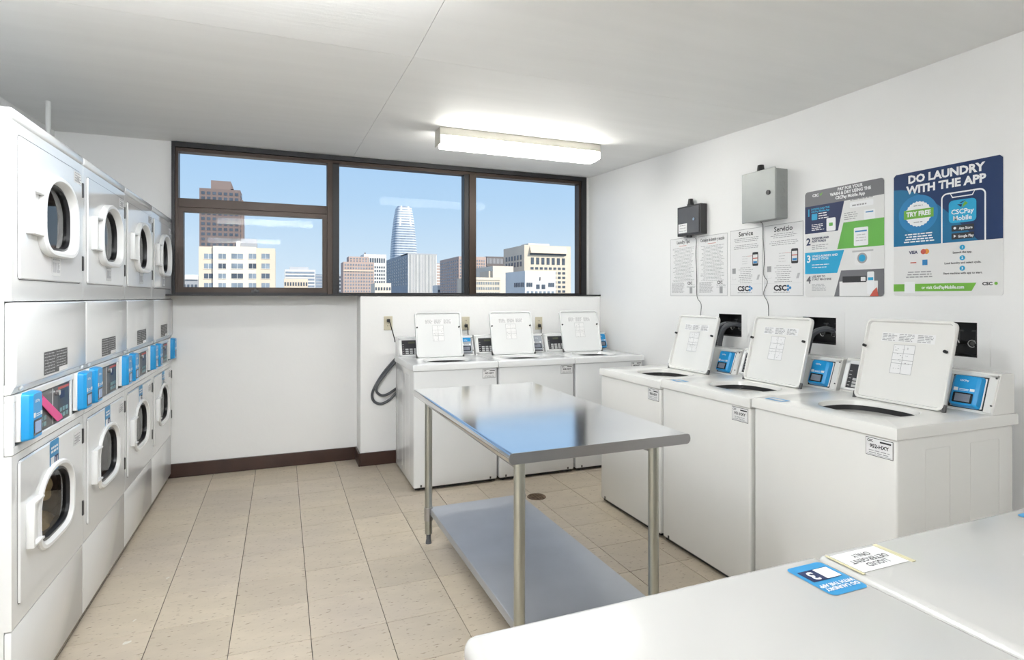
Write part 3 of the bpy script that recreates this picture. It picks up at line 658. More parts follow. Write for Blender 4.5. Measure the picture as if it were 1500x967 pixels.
# ------------------------------------------------------------------ things on the poster wall (local: x = towards the camera, z up, -y out of the wall)
def onwall(name, label, cat, y0, z0, group=None): return thing(name, label, cat, (XR, y0, z0), R(-90), group)
PA = 'paper notices on the poster wall'
def paper(y0, w_, z0, h_, label, title, tsize, kind):
    t = onwall('paper_notice', label, 'notice', y0, z0, PA)
    MB().box(0, w_, -.0015, 0, 0, h_).build('sheet', 'paper', t, False)
    Y = -.002
    b = MB()
    for a in ((.004, w_ - .004, .004, .0055), (.004, w_ - .004, h_ - .0055, h_ - .004), (.004, .0055, .004, h_ - .004), (w_ - .0055, w_ - .004, .004, h_ - .004)): b.rect(*a, Y)
    b.build('printed_border', 'ink', t, False, False)
    text(title, tsize, 'ink', t, w_ / 2, h_ - .035, Y, bold=.0008, sx=.62 if kind == 2 else (.8 if kind == 1 else 1))
    if kind < 3:
        lines(t, 'ink_grey', .03, w_ - .03, zs(h_ * .26, h_ * .82, 26), .0028, Y, .3)
        MB().rect(w_ * .35, w_ * .62, h_ * .855, h_ * .862, Y).build('printed_bar', 'ink_red', t, False, False)
        lines(t, 'ink_grey', .02, w_ * .55, zs(.03, h_ * .23, 12), .0028, Y, .2, centre=False)
        text('CSC', .028, 'ink', t, w_ * .75, h_ * .22, Y, bold=.001, sx=1.05)
        lines(t, 'ink_grey', w_ * .63, w_ * .95, zs(h_ * .145, h_ * .19, 3), .0028, Y, .2)
        MB().rect(w_ * .74, w_ * .84, .022, .07, Y).build('printed_picture', 'ink_grey', t, False, False)
    else:
        for a, n_ in ((.86, 3), (.76, 3)): lines(t, 'ink_grey', .035, w_ - .03, zs(h_ * (a - .05), h_ * a, n_), .0036, Y, .4)
        ph = MB().flat(rrect(w_ * .70, w_ * .87, h_ * .44, h_ * .64, .008, 3), Y).build('printed_phone', 'ink', t, False, False)
        MB().rect(w_ * .72, w_ * .85, h_ * .475, h_ * .605, Y - .0005).build('phone_screen', 'poster_white', ph, False, False)
        b = MB(); b.rect(w_ * .72, w_ * .85, h_ * .545, h_ * .558, Y - .001); b.rect(w_ * .50, w_ * .70, h_ * .588, h_ * .592, Y).build('printed_bar', 'ink_red', ph, False, False)
        MB().rect(w_ * .73, w_ * .84, h_ * .48, h_ * .51, Y - .001).build('printed_bar', 'ink_blue', ph, False, False)
        lines(t, 'ink_soft', w_ * .38, w_ * .56, zs(h_ * .48, h_ * .59, 4), .003, Y, .2)
        lines(t, 'ink_grey', w_ * .27, w_ * .72, zs(h_ * .20, h_ * .42, 9), .0034, Y, .35)
        MB().rect(w_ * .08, w_ * .19, h_ * .34, h_ * .42, Y).build('printed_picture', 'ink_grey', t, False, False)
        b = MB(); 
        for a in ((.08, .19, .25, .253), (.08, .085, .25, .30), (.185, .19, .25, .27)): b.rect(w_ * a[0], w_ * a[1], h_ * a[2], h_ * a[3], Y)
        b.flat([(w_ * .82, h_ * .24), (w_ * .88, h_ * .24), (w_ * .92, h_ * .31), (w_ * .86, h_ * .31)], Y).build('printed_sketch', 'ink_soft', t, False, False)
        MB().rect(.01, w_ - .01, h_ * .178, h_ * .180, Y).build('printed_bar', 'ink_soft', t, False, False)
        text('CSC', .046, 'ink', t, w_ * .42, h_ * .11, Y, bold=.002, sx=1.15)
        b = MB()
        for a in range(3): b.flat(disc(w_ * .64 + .010 * math.cos(2.1 * a), h_ * .115 + .012 * math.sin(2.1 * a), .009, 10), Y - .0003 * a)
        b.build('printed_emblem', 'ink_blue', t, False, False)
        lines(t, 'ink_soft', w_ * .25, w_ * .70, [h_ * .055], .006, Y, .1, centre=False)
    return t
paper(3.742, .312, 1.394, .452, 'paper notice headed Laundry Tips, under the black wall box', 'Laundry Tips', .036, 1)
paper(3.422, .310, 1.394, .444, 'paper notice headed Consejos de lavado y secado', 'Consejos de lavado y secado', .034, 2)
paper(3.092, .290, 1.394, .450, 'paper notice headed Service', 'Service', .044, 3)
paper(2.790, .298, 1.394, .450, 'paper notice headed Servicio', 'Servicio', .044, 3)

# four-step poster
w_, h_ = .477, .610
t = onwall('instruction_poster', 'grey, navy, green and cyan four-step payment poster with rounded corners', 'poster', 2.481, 1.392)
o = rrect(0, w_, 0, h_, .016, 4)
MB().loft([[(p[0], -.003, p[1]) for p in o], [(p[0], 0, p[1]) for p in o]], cap0=True, cap1=True).build('board', 'poster_white', t, False)
U = lambda u: u * w_
V = lambda v: v * h_
Y = -.0034
MB().flat([(0, V(.86)), (w_, V(.86)), (w_, h_ - .016), (w_ - .005, h_ - .005), (w_ - .016, h_), (.016, h_), (.005, h_ - .005), (0, h_ - .016)], Y).build('header_print', 'poster_grey', t, False, False)
text('CSC', .022, 'white_print', t, U(.15), V(.955), Y - .0006, bold=.0008)
MB().flat([(U(.20), V(.955)), (U(.225), V(.945)), (U(.25), V(.975))], Y - .0006).build('printed_emblem', 'banner_green', t, False, False)
text('PAY FOR YOUR\nWASH & DRY USING THE\nCSCPay Mobile App', .0235, 'white_print', t, U(.60), V(.935), Y - .0006, bold=.0009, sx=.9)
MB().flat([(0, V(.60)), (U(.45), V(.60)), (U(.53), V(.86)), (0, V(.86))], Y).build('navy_print', 'navy', t, False, False)
MB().flat([(U(.44), V(.43)), (w_, V(.43)), (w_, V(.665)), (U(.52), V(.665))], Y).build('green_print', 'poster_green', t, False, False)
MB().flat([(0, V(.215)), (U(.44), V(.215)), (U(.53), V(.42)), (0, V(.42))], Y).build('cyan_print', 'poster_cyan', t, False, False)
MB().flat([(U(.40), 0), (w_ - .016, 0), (w_ - .005, .005), (w_, .016), (w_, V(.235)), (U(.49), V(.235))], Y).build('grey_print', 'poster_grey', t, False, False)
for n_, u, v, mt in (('1', .055, .795, 'poster_cyan'), ('2', .05, .52, 'navy'), ('3', .055, .355, 'white_print'), ('4', .055, .155, 'poster_grey')): text(n_, .058, mt, t, U(u), V(v), Y - .0006, bold=.0016)
text('DOWNLOAD THE\nCSCPay Mobile App', .0145, 'poster_cyan', t, U(.09), V(.815), Y - .0006, 'LEFT', .0005)
text('REGISTER AND\nADD FUNDS', .0165, 'navy', t, U(.10), V(.535), Y - .0006, 'LEFT', .0005)
text('LOAD LAUNDRY AND\nSELECT CYCLE', .0165, 'white_print', t, U(.10), V(.368), Y - .0006, 'LEFT', .0005)
text('USE APP TO\nSTART MACHINE', .0165, 'poster_grey', t, U(.10), V(.175), Y - .0006, 'LEFT', .0005)
MB().flat(rrect(U(.095), U(.175), V(.725), V(.785), .004, 2), Y - .0006).build('printed_icon', 'poster_cyan', t, False, False)
lines(t, 'white_print', U(.19), U(.33), zs(V(.735), V(.78), 3), .005, Y - .0006, .2, centre=False)
lines(t, 'white_print', U(.095), U(.27), zs(V(.63), V(.68), 4), .004, Y - .0006, .3, centre=False)
lines(t, 'ink_grey', U(.10), U(.34), zs(V(.45), V(.485), 3), .004, Y - .0006, .3, centre=False)
lines(t, 'white_print', U(.10), U(.34), zs(V(.275), V(.30), 2), .004, Y - .0006, .3, centre=False)
lines(t, 'ink_soft', U(.10), U(.30), zs(V(.06), V(.115), 5), .004, Y - .0006, .2, centre=False)
lines(t, 'ink_grey', U(.53), U(.70), zs(V(.69), V(.745), 4), .004, Y - .0006, .2, centre=False)
lines(t, 'ink_grey', U(.60), U(.88), [V(.855)], .005, Y - .0008, .05)
def rr(a, b_, c, d_, mt, dy=.0006, r=.006, nm='printed_phone'): return MB().flat(rrect(U(a), U(b_), V(c), V(d_), r, 3), Y - dy).build(nm, mt, t, False, False)
rr(.60, .88, .785, .835, 'white_print', nm='printed_field'); lines(t, 'ink_grey', U(.63), U(.80), [V(.805)], .008, Y - .001, 0)
rr(.30, .42, .605, .725, 'white_print'); rr(.335, .385, .65, .68, 'poster_green', .001, .003, 'printed_icon')
rr(.77, .90, .665, .75, 'white_print'); rr(.79, .88, .725, .735, 'ink_blue', .001, .001, 'printed_icon')
rr(.65, .82, .445, .605, 'white_print'); rr(.665, .805, .565, .578, 'ink_blue', .001, .001, 'printed_icon'); lines(t, 'ink_soft', U(.67), U(.80), zs(V(.49), V(.54), 3), .004, Y - .001, .3)
rr(.66, .85, .275, .405, 'paper', nm='printed_washer'); rr(.63, .88, .39, .405, 'ink_soft', .0008, .001, 'printed_lid')
MB().flat(disc(U(.75), V(.335), .028), Y - .001).build('printed_door', 'ink_grey', t, False, False); MB().flat(disc(U(.75), V(.335), .019), Y - .0014).build('printed_door', 'poster_cyan', t, False, False)
rr(.47, .93, .003, .135, 'paper', nm='printed_machine', r=.002); rr(.51, .80, .125, .18, 'ink', .001, .002, 'printed_controls'); rr(.735, .79, .135, .17, 'paper', .0014, .001, 'printed_controls')
rr(.81, .89, .02, .215, 'white_print', .0016); rr(.82, .88, .14, .165, 'poster_cyan', .002, .001, 'printed_icon')
MB().flat([(U(.84), V(.003)), (U(.94), V(.003)), (U(.92), V(.08)), (U(.88), V(.05))], Y - .0022).build('printed_hand', 'ink_red', t, False, False)

# do-laundry poster
w_, h_ = .471, .604
t = onwall('advert_poster', 'navy and blue DO LAUNDRY WITH THE APP poster with green strip', 'poster', 1.955, 1.396)
o = rrect(0, w_, 0, h_, .012, 4)
MB().loft([[(p[0], -.003, p[1]) for p in o], [(p[0], 0, p[1]) for p in o]], cap0=True, cap1=True).build('board', 'poster_white', t, False)
MB().flat([(0, V(.405)), (w_, V(.405)), (w_, h_ - .012), (w_ - .012, h_), (.012, h_), (0, h_ - .012)], Y).build('navy_print', 'poster_navy', t, False, False)
arc = [(0, V(.405)), (U(.80), V(.405))] + [(U(.80 - .80 * k / 10), V(.405 + .47 * math.sin(math.pi / 2 * k / 10))) for k in range(1, 11)]
MB().flat(arc, Y - .0003).build('blue_print', 'poster_blue', t, False, False)
MB().flat(disc(U(.25), V(.655), .092, 36), Y - .0005).build('blue_disc', 'poster_cyan', t, False, False).active_material = mat('poster_mid', (.02, .20, .44), .4, var=.03)
text('DO LAUNDRY\nWITH THE APP', .052, 'white_print', t, U(.50), V(.895), Y - .0006, bold=.0022, sx=.98)
st = []
for k in range(48): rr_ = .062 if k % 2 else .058; st.append((U(.255) + rr_ * math.cos(2 * math.pi * k / 48), V(.655) + rr_ * math.sin(2 * math.pi * k / 48)))
MB().flat(st, Y - .0009).build('printed_badge', 'white_print', t, False, False)
MB().rect(U(.11), U(.405), V(.620), V(.692), Y - .0013).build('printed_ribbon', 'banner_green', t, False, False)
text('TRY FREE', .031, 'white_print', t, U(.257), V(.656), Y - .0018, bold=.0014, sx=.88)
lines(t, 'ink_grey', U(.21), U(.30), [V(.722), V(.590)], .004, Y - .0014, 0)
lines(t, 'white_print', U(.10), U(.42), zs(V(.435), V(.495), 4), .006, Y - .0010, .35)
po = rrect(U(.475), U(.865), V(.300), V(.785), .026, 5); pi_ = rrect(U(.488), U(.852), V(.300), V(.774), .020, 5)
def clip(q): return (q[0], max(q[1], V(.405)))
MB().loft([[(clip(p)[0], Y - .0010, clip(p)[1]) for p in po], [(clip(p)[0], Y - .0010, clip(p)[1]) for p in pi_]]).build('phone_outline', 'white_print', t, False, False)
MB().flat([(U(.575), V(.742)), (U(.755), V(.742)), (U(.775), V(.776)), (U(.770), V(.776)), (U(.748), V(.750)), (U(.582), V(.750)), (U(.562), V(.776)), (U(.557), V(.776))], Y - .0012).build('phone_notch', 'white_print', t, False, False)
MB().flat(rrect(U(.545), U(.785), V(.550), V(.722), .018, 4), Y - .0010).build('app_icon', 'poster_cyan', t, False, False)
MB().flat([(U(.62), V(.69)), (U(.655), V(.665)), (U(.665), V(.685))], Y - .0014).flat([(U(.64), V(.70)), (U(.70), V(.715)), (U(.66), V(.695))], Y - .0014).build('icon_mark', 'navy', t, False, False)
MB().flat([(U(.665), V(.66)), (U(.715), V(.69)), (U(.69), V(.705)), (U(.672), V(.685))], Y - .0014).build('icon_mark', 'banner_green', t, False, False)
text('CSCPay\nMobile', .030, 'white_print', t, U(.665), V(.607), Y - .0014, bold=.0007, sx=.95)
for v, s in ((.510, 'App Store'), (.450, 'Google Play')):
    MB().flat(rrect(U(.57), U(.765), V(v - .024), V(v + .022), .003, 2), Y - .0012).build('store_badge', 'ink', t, False, False)
    MB().flat(disc(U(.600), V(v), .006, 10) if 'App' in s else [(U(.59), V(v - .012)), (U(.612), V(v)), (U(.59), V(v + .012))], Y - .0016).build('badge_mark', 'white_print', t, False, False)
    text(s, .0165, 'white_print', t, U(.695), V(v - .004), Y - .0016, bold=.0004, sx=.8)
text('VISA', .020, 'navy', t, U(.205), V(.348), Y - .0006, bold=.0008)
MB().flat(disc(U(.305), V(.350), .0125), Y - .0006).build('printed_mark', 'ink_red', t, False, False)
MB().flat(disc(U(.335), V(.350), .0125), Y - .0004).build('printed_mark', 'ink_orange', t, False, False)
MB().rect(U(.175), U(.235), V(.262), V(.270), Y - .0006).build('printed_mark', 'ink_red', t, False, False)
MB().rect(U(.295), U(.345), V(.242), V(.285), Y - .0006).build('printed_mark', 'ink_blue', t, False, False)
lines(t, 'ink_grey', U(.13), U(.40), zs(V(.150), V(.190), 3), .0055, Y - .0006, .2)
for k, (v, s) in enumerate(((.362, 'Launch the app.'), (.283, 'Load laundry and select cycle.'), (.205, 'Start machine with app to start.'))):
    MB().flat(disc(U(.665), V(v), .0115), Y - .0006).build('number_disc', 'poster_cyan', t, False, False)
    text(str(k + 1), .015, 'white_print', t, U(.665), V(v), Y - .001, bold=.0004); text(s, .0125, 'ink', t, U(.665), V(v - .036), Y - .0006, bold=.0003)
MB().flat([(0, V(.035)), (U(.745), V(.035)), (U(.785), V(.095)), (0, V(.095))], Y - .0006).build('green_strip', 'banner_green', t, False, False)
MB().rect(U(.115), U(.222), V(.022), V(.112), Y - .001).build('blank_square', 'white_print', t, False, False)
text('or visit GetPayMobile.com', .0205, 'white_print', t, U(.485), V(.064), Y - .0012, bold=.0006, sx=.84)
text('CSC', .019, 'ink', t, U(.875), V(.085), Y - .0006, bold=.0009, sx=1.1)
MB().flat(disc(U(.945), V(.087), .007, 8), Y - .0006).build('printed_emblem', 'banner_green', t, False, False)

# wall boxes
t = onwall('control_box', 'small black metal wall box with white label above the Laundry Tips notice', 'box', 3.582, 1.848)
bw, bh, bd = .262, .220, .060
MB().box(0, bw, -bd, 0, 0, bh, .003, 1).build('case', 'box_black', t, False)
dd = MB().box(.014, bw - .014, -bd - .006, -bd, .014, bh - .014, .002, 1).build('door', 'panel_grey', t, False)
MB().cyl((.200, -bd - .006, .112), (.200, -bd - .012, .112), .011, 16).build('lock', 'chrome', dd)
MB().rect(.022, .120, .022, .090, -bd - .0066).build('label_sticker', 'paper', dd, False, False); lines(dd, 'ink_grey', .032, .112, zs(.036, .078, 3), .005, -bd - .0072, .2)
MB().cyl((.12, -.032, bh), (.12, -.032, bh + .012), .026, 18).cyl((.12, -.032, bh + .008), (.12, -.032, bh + .052), .023, 18, .017).build('antenna', 'black', t)
MB().cyl((.10, -.03, -.014), (.10, -.03, 0), .02, 14).build('cable_gland', 'black', t)
t = onwall('junction_box', 'grey steel electrical box above the Service notices', 'box', 2.871, 1.868)
bw, bh, bd = .264, .302, .096
MB().box(0, bw, -bd, 0, 0, bh, .003, 1).build('case', 'box_grey', t, False)
dd = MB().box(-.004, bw + .003, -bd - .010, -bd - .001, -.006, bh + .006, .003, 1).build('door', 'box_grey', t, False)
MB().cyl((.216, -bd - .010, .160), (.216, -bd - .017, .160), .0145, 18).build('lock', 'black', dd)
MB().cyl((.095, -.045, bh), (.095, -.045, bh + .012), .027, 18).cyl((.095, -.045, bh + .008), (.095, -.045, bh + .054), .024, 18, .019).build('antenna', 'black', t)
for z in (.07, .12, .165, .21, .25):
    MB().tube([(bw + .0005, -.045 + .016 * math.cos(2 * math.pi * k / 16), z + .016 * math.sin(2 * math.pi * k / 16)) for k in range(17)], .0011, 5).build('knockout', 'box_grey', t)

def wire(name, pts, r, mt, label, cat, smooth_n=6):
    P = [Vector(p) for p in pts]; out = []
    for i in range(len(P) - 1):
        p0, p1, p2, p3 = P[max(i - 1, 0)], P[i], P[i + 1], P[min(i + 2, len(P) - 1)]
        for k in range(smooth_n):
            u = k / smooth_n
            out.append(.5 * ((2 * p1) + (p2 - p0) * u + (2 * p0 - 5 * p1 + 4 * p2 - p3) * u * u + (3 * p1 - p0 - 3 * p2 + p3) * u ** 3))
    out.append(P[-1]); return tag(MB().tube(out, r, 8).build(name, mt, None), label, cat)
def wpx(px, py, out=.006): p = onX(px, py, XR - out); return p
wire('thin_cable', [Vector((XR - .03, 3.482, 1.836)), wpx(1019.5, 350), wpx(1019, 372), wpx(1020.5, 400), wpx(1021, 434), wpx(1027, 446), wpx(1026, 470), wpx(1028, 520)], .0017, 'cord', 'thin black cable hanging between two notices below the black wall box', 'cable')
wire('thin_cable', [Vector((XR - .04, 2.785, 1.868)), wpx(1117.5, 330), wpx(1118, 350), wpx(1119.5, 380), wpx(1118.5, 402), wpx(1124, 413), wpx(1118.5, 430), wpx(1125, 445), wpx(1126, 470), wpx(1127, 520)], .0017, 'cord', 'thin wavy black cable hanging from the grey steel box', 'cable')

# ------------------------------------------------------------------ recessed water supply boxes with hoses
for k, (a, b_, c, d_) in enumerate(BOXES):
    t = thing('water_supply_box', ['dark recessed water supply box with two black hoses', 'dark recessed water supply box with one black hose', 'dark recessed water supply box with bare valve rings and no hose'][k], 'supply box', (XR, b_, c), R(-90), 'water supply boxes')
    bw, bh = b_ - a, d_ - c
    b = MB()
    for q in ((0, .003, 0, .10, 0, bh), (bw - .003, bw, 0, .10, 0, bh), (0, bw, 0, .10, 0, .003), (0, bw, 0, .10, bh - .003, bh), (0, bw, .097, .10, 0, bh)): b.box(*q)
    b.build('recess_box', 'black', t, False)
    # white access plate around the opening
    pl = MB(); m_ = .052
    for q in ((-m_, bw + m_, bh, bh + .035), (-m_, bw + m_, -.036, 0), (-m_, 0, 0, bh), (bw, bw + m_, 0, bh)): pl.box(q[0], q[1], -.0012, .0, q[2], q[3])
    pl.build('access_plate', 'wall', t, False)
    for q in (bw - .03, bw - .10):
        v = MB().cyl((q, .09, .06), (q, .02, .06), .010, 12).build('valve', 'hinge', t)
        MB().tube([(q + .016 * math.cos(2 * math.pi * i / 14), .018, .06 + .016 * math.sin(2 * math.pi * i / 14)) for i in range(13)], .0028, 6).build('valve_ring', 'chrome', v)
        MB().cyl((q, .05, .06), (q, .05, .115), .004, 8).box(q - .018, q + .018, .046, .054, .112, .118).build('valve_handle', 'hinge', v)
    if k < 2:
        y = a + (.03 if k == 0 else .03)
        for j in range(2 if k == 0 else 1):
            hs = wire('supply_hose', [(XR + .03, y + .055 * j, c + .075), (XR - .02, y + .03 + .055 * j, c + .085), (XR - .055, y + .075 + .05 * j, c + .055), (XR - .065, y + .10 + .05 * j, c - .03), (XR - .07, y + .11 + .05 * j, c - .16), (XR - .07, y + .11 + .05 * j, c - .34)], .017, 'hose', '', '')
            del hs['label']; del hs['category']; hs.parent = t
            hs.matrix_parent_inverse = (Matrix.Translation(t.location) @ Matrix.Rotation(R(-90), 4, 'Z')).inverted()

# ------------------------------------------------------------------ outlets, cords and drain hose on the low wall
for k, px in enumerate((568.5, 682, 789)):
    p = onY(px, 473.5, YFUR)
    t = thing('wall_outlet', ['beige wall outlet beside the drain hose with a cord plugged in', 'beige wall outlet between the first two open washer lids under the window', 'beige wall outlet beside the washer lid nearest the room corner'][k], 'outlet', (p.x, YFUR, p.z - .058), 0, 'beige wall outlets')
    pl = MB().box(-.036, .036, -.005, 0, 0, .116, .002, 1).build('cover_plate', 'outlet', t, False)
    for z in (.036, .080):
        oc = MB().flat(rrect(-.017, .017, z - .014, z + .014, .010, 4), -.0056).build('socket', 'outlet', t, False, False)
        MB().rect(-.008, -.0055, z - .004, z + .006, -.0062).rect(.0055, .008, z - .004, z + .006, -.0062).build('slot', 'black', oc, False, False)
    MB().cyl((0, -.0065, .0575), (0, -.005, .0575), .004, 10).build('screw', 'hinge', t)
    zp = p.z - .058 + (.080 if k == 0 else .036); y = YFUR
    c0 = wire('power_cord', [(p.x, y - .03, zp), (p.x + .008, y - .038, zp - .012), (p.x + (.022 if k == 0 else .012), y - .032, zp - .06), (p.x + (.048 if k == 0 else .018), y - .026, zp - .15), (p.x + (.052 if k == 0 else .019), y - .026, zp - .18)], .0042, 'cord',
         ['black power cord hanging from the outlet beside the drain hose', 'black power cord plugged in between the first two open lids', 'black power cord plugged in beside the corner washer'][k], 'cord')
    MB().box(p.x - .013, p.x + .013, y - .034, y - .0068, zp - .014, zp + .014, .006).build('plug', 'cord', c0)
hp = lambda px, py, Y_: onY(px, py, Y_)
wire('drain_hose', [hp(594, 508, 4.806), hp(579, 526, 4.806), hp(562, 546, 4.806), hp(549, 567, 4.806), hp(545, 580, 4.806), hp(549, 589, 4.806), hp(559, 591.5, 4.806), hp(570, 586, 4.806), hp(579, 577, 4.806), hp(592, 562, 4.80),
    hp(600, 546, 4.79), hp(602, 528, 4.784), hp(594, 520, 4.78), hp(580, 530, 4.78), hp(566, 546, 4.78), hp(553.5, 563, 4.78), hp(551.5, 573, 4.78), hp(558, 579, 4.78), hp(567, 578, 4.78), hp(578, 571, 4.78), hp(590, 563, 4.78)], .011, 'hose_grey', 'grey drain hose hanging in a double loop on the low wall beside the washer', 'hose')

# ------------------------------------------------------------------ pipe above the dryers
pp = onZ(70.5, 149, 2.55)
pt = thing('vent_pipe', 'white pipe rising from a dryer top to the ceiling', 'pipe', (pp.x, pp.y, 1.99))
zc_ = cz(pp.y) - 1.99
MB().cyl((0, 0, .0), (0, 0, zc_), .013, 14).build('riser', 'pipe_white', pt)
MB().cyl((0, 0, 0), (0, 0, .03), .03, 16, .02).build('flange', 'pipe_white', pt)
MB().tube([(0, 0, .30), (.03, .02, .24), (.045, .03, .1), (.05, .03, .0)], .009, 10).build('brace', 'pipe_white', pt)

# ------------------------------------------------------------------ the city outside
GZ = -75.0
struct(MB().box(-2500, 4500, 30, 5000, GZ - 1, GZ).build('ground_city', mat('asphalt', (.30, .29, .28), .9, var=.2, scale=.01), None, False))
def bm_(name, c, r=.8): return mat(name, c, r, var=.05, scale=.08)
bm_('b_brown', (.22, .165, .15)); bm_('b_brown2', (.27, .205, .185)); bm_('b_cream', (.78, .655, .51)); bm_('b_cream2', (.82, .73, .61)); bm_('b_grey', (.40, .41, .43))
bm_('b_pink', (.57, .43, .37)); bm_('b_white', (.82, .80, .76)); bm_('b_beige', (.74, .65, .52)); bm_('b_dark', (.20, .17, .16)); bm_('b_steel', (.52, .53, .55)); bm_('b_tower', (.74, .77, .80), .5)
mat('b_win', (.09, .11, .14), .25, var=.3, scale=.2); mat('b_win_light', (.26, .31, .36), .25, var=.3, scale=.2); mat('b_blue', (.30, .36, .44), .3, var=.2, scale=.2)
def bX(px, D): return onY(px, 430, D).x
def bZ(px, py, D): return onY(px, py, D).z
def block(parent, name, px0, px1, py, D, depth, mt, zbase=GZ):
    x0, x1 = bX(px0, D), bX(px1, D); z1 = bZ((px0 + px1) / 2, py, D)
    o = MB().box(x0, x1, D, D + depth, zbase, z1).build(name, mt, parent, False)
    return x0, x1, z1, o
def grid(parent, mt, face, p, u0, u1, z0, z1, nu, nz, fu=.55, fz=.55, name='windows', proud=.25):
    b = MB(); du, dz = (u1 - u0) / nu, (z1 - z0) / nz
    for i in range(nu):
        for j in range(nz):
            a, c = u0 + du * (i + (1 - fu) / 2), z0 + dz * (j + (1 - fz) / 2)
            if face == 'y': b.box(a, a + du * fu, p - proud, p + .1, c, c + dz * fz)
            elif face == 'x-': b.box(p - proud, p + .1, a, a + du * fu, c, c + dz * fz)
            else: b.box(p - .1, p + proud, a, a + du * fu, c, c + dz * fz)
    return stuff(b.build(name, mt, parent, False))
def city(label, name='city_building'): return thing(name, label, 'building', (0, 0, 0))
def zat(py, D, px): return bZ(px, py, D)
# brown tower
t = city('tall brown tower with a stepped top seen through the left window panes', 'tower_building'); D = 470
x0, x1, z1, o = block(t, 'tower', 292, 352, 277, D, 20, 'b_brown'); t.location = (0, 0, 0)
block(t, 'wing', 350, 356, 293, D + 6, 20, 'b_brown2')
block(t, 'penthouse', 309, 338, 265, D + 3, 14, 'b_brown2')
pf = MB(); px_, pz_ = bX(338, D + 3), bZ(338, 266, D + 3); pq, pzb = bX(342, D + 3), bZ(342, 277, D + 3)
pf.loft([[(px_, D + 3 + k, pz_), (pq, D + 3 + k, pzb), (px_, D + 3 + k, pzb)] for k in (0, 12)], cap0=True, cap1=True).build('penthouse_slope', 'b_brown', t, False)
grid(t, 'b_win', 'y', D, x0 + .6, x1 - .6, bZ(320, 362, D), z1 - 1.5, 7, 11, .62, .55)
grid(t, 'b_win', 'x+', x1, D + 1, D + 19, bZ(320, 362, D), z1 - 1.5, 3, 11, .6, .5)
grid(t, 'b_win', 'y', D, x0 + .6, x1 - .6, bZ(320, 430, D), bZ(320, 363, D), 16, 1, .45, .98)
# cream apartment block: every window its own part
t = city('cream apartment block with rows of wide windows below the brown tower', 'apartment_building'); D = 170
x0, x1, z1, o = block(t, 'walls', 291, 403, 362.5, D, 14, 'b_cream')
block(t, 'bay', 312, 375, 361, D - .7, 4, 'b_cream2')
block(t, 'roof_house', 353, 376, 350, D + 5, 6, 'b_grey', z1 - .2); block(t, 'roof_vent', 346, 352, 353, D + 4, 2, 'b_white', z1 - .2)
for r_, py in enumerate((375.5, 390, 404.5, 418.5, 433, 447)):
    for pxc, wd in ((305.5, 13), (325.5, 11), (347.5, 17), (370, 11), (389, 12)):
        yy = D - .7 if 312 < pxc < 375 else D
        xa, xb = bX(pxc - wd / 2, yy), bX(pxc + wd / 2, yy); za, zb_ = bZ(pxc, py + 3.6, yy), bZ(pxc, py - 3.8, yy)
        f_ = MB().box(xa, xb, yy - .06, yy + .05, za, zb_).build('window', 'b_win_light' if (r_ * 5 + int(pxc)) % 3 else 'b_win', t, False)
        MB().box(xa - .1, xb + .1, yy - .14, yy, za - .14, za).build('window_sill', 'b_cream2', f_, False)
        MB().box((xa + xb) / 2 - .04, (xa + xb) / 2 + .04, yy - .09, yy, za, zb_).build('window_bar', 'b_white', f_, False)
t = city('low pale rooftop terrace left of the cream apartment block'); x0, x1, z1, o = block(t, 'walls', 262, 290, 404, 210, 12, 'b_grey'); block(t, 'parapet', 262, 290, 402.5, 209.4, .8, 'b_white', z1 - 1.2); grid(t, 'b_win', 'y', 210, x0, x1, z1 - 9, z1 - 2, 5, 2)
t = city('grey office block with horizontal window bands, half behind a cream block'); D = 520
x0, x1, z1, o = block(t, 'walls', 417, 462, 395, D, 30, 'b_white'); grid(t, 'b_blue', 'y', D, x0, x1, bZ(440, 432, D), z1 - 1, 1, 7, .94, .5); block(t, 'roof_plant', 424, 452, 391, D + 5, 12, 'b_steel', z1 - .2)
t = city('small cream block in front of the grey banded office'); D = 380
x0, x1, z1, o = block(t, 'walls', 416, 451, 408.5, D, 20, 'b_cream'); grid(t, 'b_win', 'y', D, x0, x1, z1 - 10, z1 - 1, 9, 2, .5, .5)
t = city('bluish glass block beside the window mullion'); D = 600
x0, x1, z1, o = block(t, 'walls', 462.5, 478, 402, D, 20, 'b_blue'); grid(t, 'b_steel', 'y', D, x0, x1, z1 - 24, z1, 1, 8, 1, .35, 'bands')
t = city('grey sliver of office building at the edge of the pink brick building'); D = 600
x0, x1, z1, o = block(t, 'walls', 490, 503, 402, D, 20, 'b_steel'); grid(t, 'b_win', 'y', D, x0, x1, z1 - 24, z1 - 1, 4, 6)
# pink brick stepped
t = city('stepped pinkish brick building with many small windows'); D = 400
x0, x1, z1, o = block(t, 'walls', 503, 548, 384, D, 18, 'b_pink'); grid(t, 'b_win_light', 'y', D, x0 + .5, x1 - .5, bZ(525, 434, D), z1 - .8, 11, 10, .48, .5)
a, b_, c, o = block(t, 'upper_walls', 511, 540, 376, D + 2, 14, 'b_pink', z1 - 1); grid(t, 'b_win_light', 'y', D + 2, a + .5, b_ - .5, z1, c - .6, 6, 2, .48, .55)
block(t, 'cornice', 503, 548, 396, D - .5, 1, 'b_cream', bZ(525, 397.5, D))
t = city('white tower with dark window columns behind the pink brick building'); D = 520
x0, x1, z1, o = block(t, 'walls', 533, 566, 372.5, D, 24, 'b_white'); grid(t, 'b_win', 'y', D, x0 + 1, x1 - 1, z1 - 8, z1 - 3, 9, 1, .6, .8); grid(t, 'b_win', 'y', D, x0 + 1, x1 - 1, bZ(550, 432, D), z1 - 10, 9, 8, .55, .5)
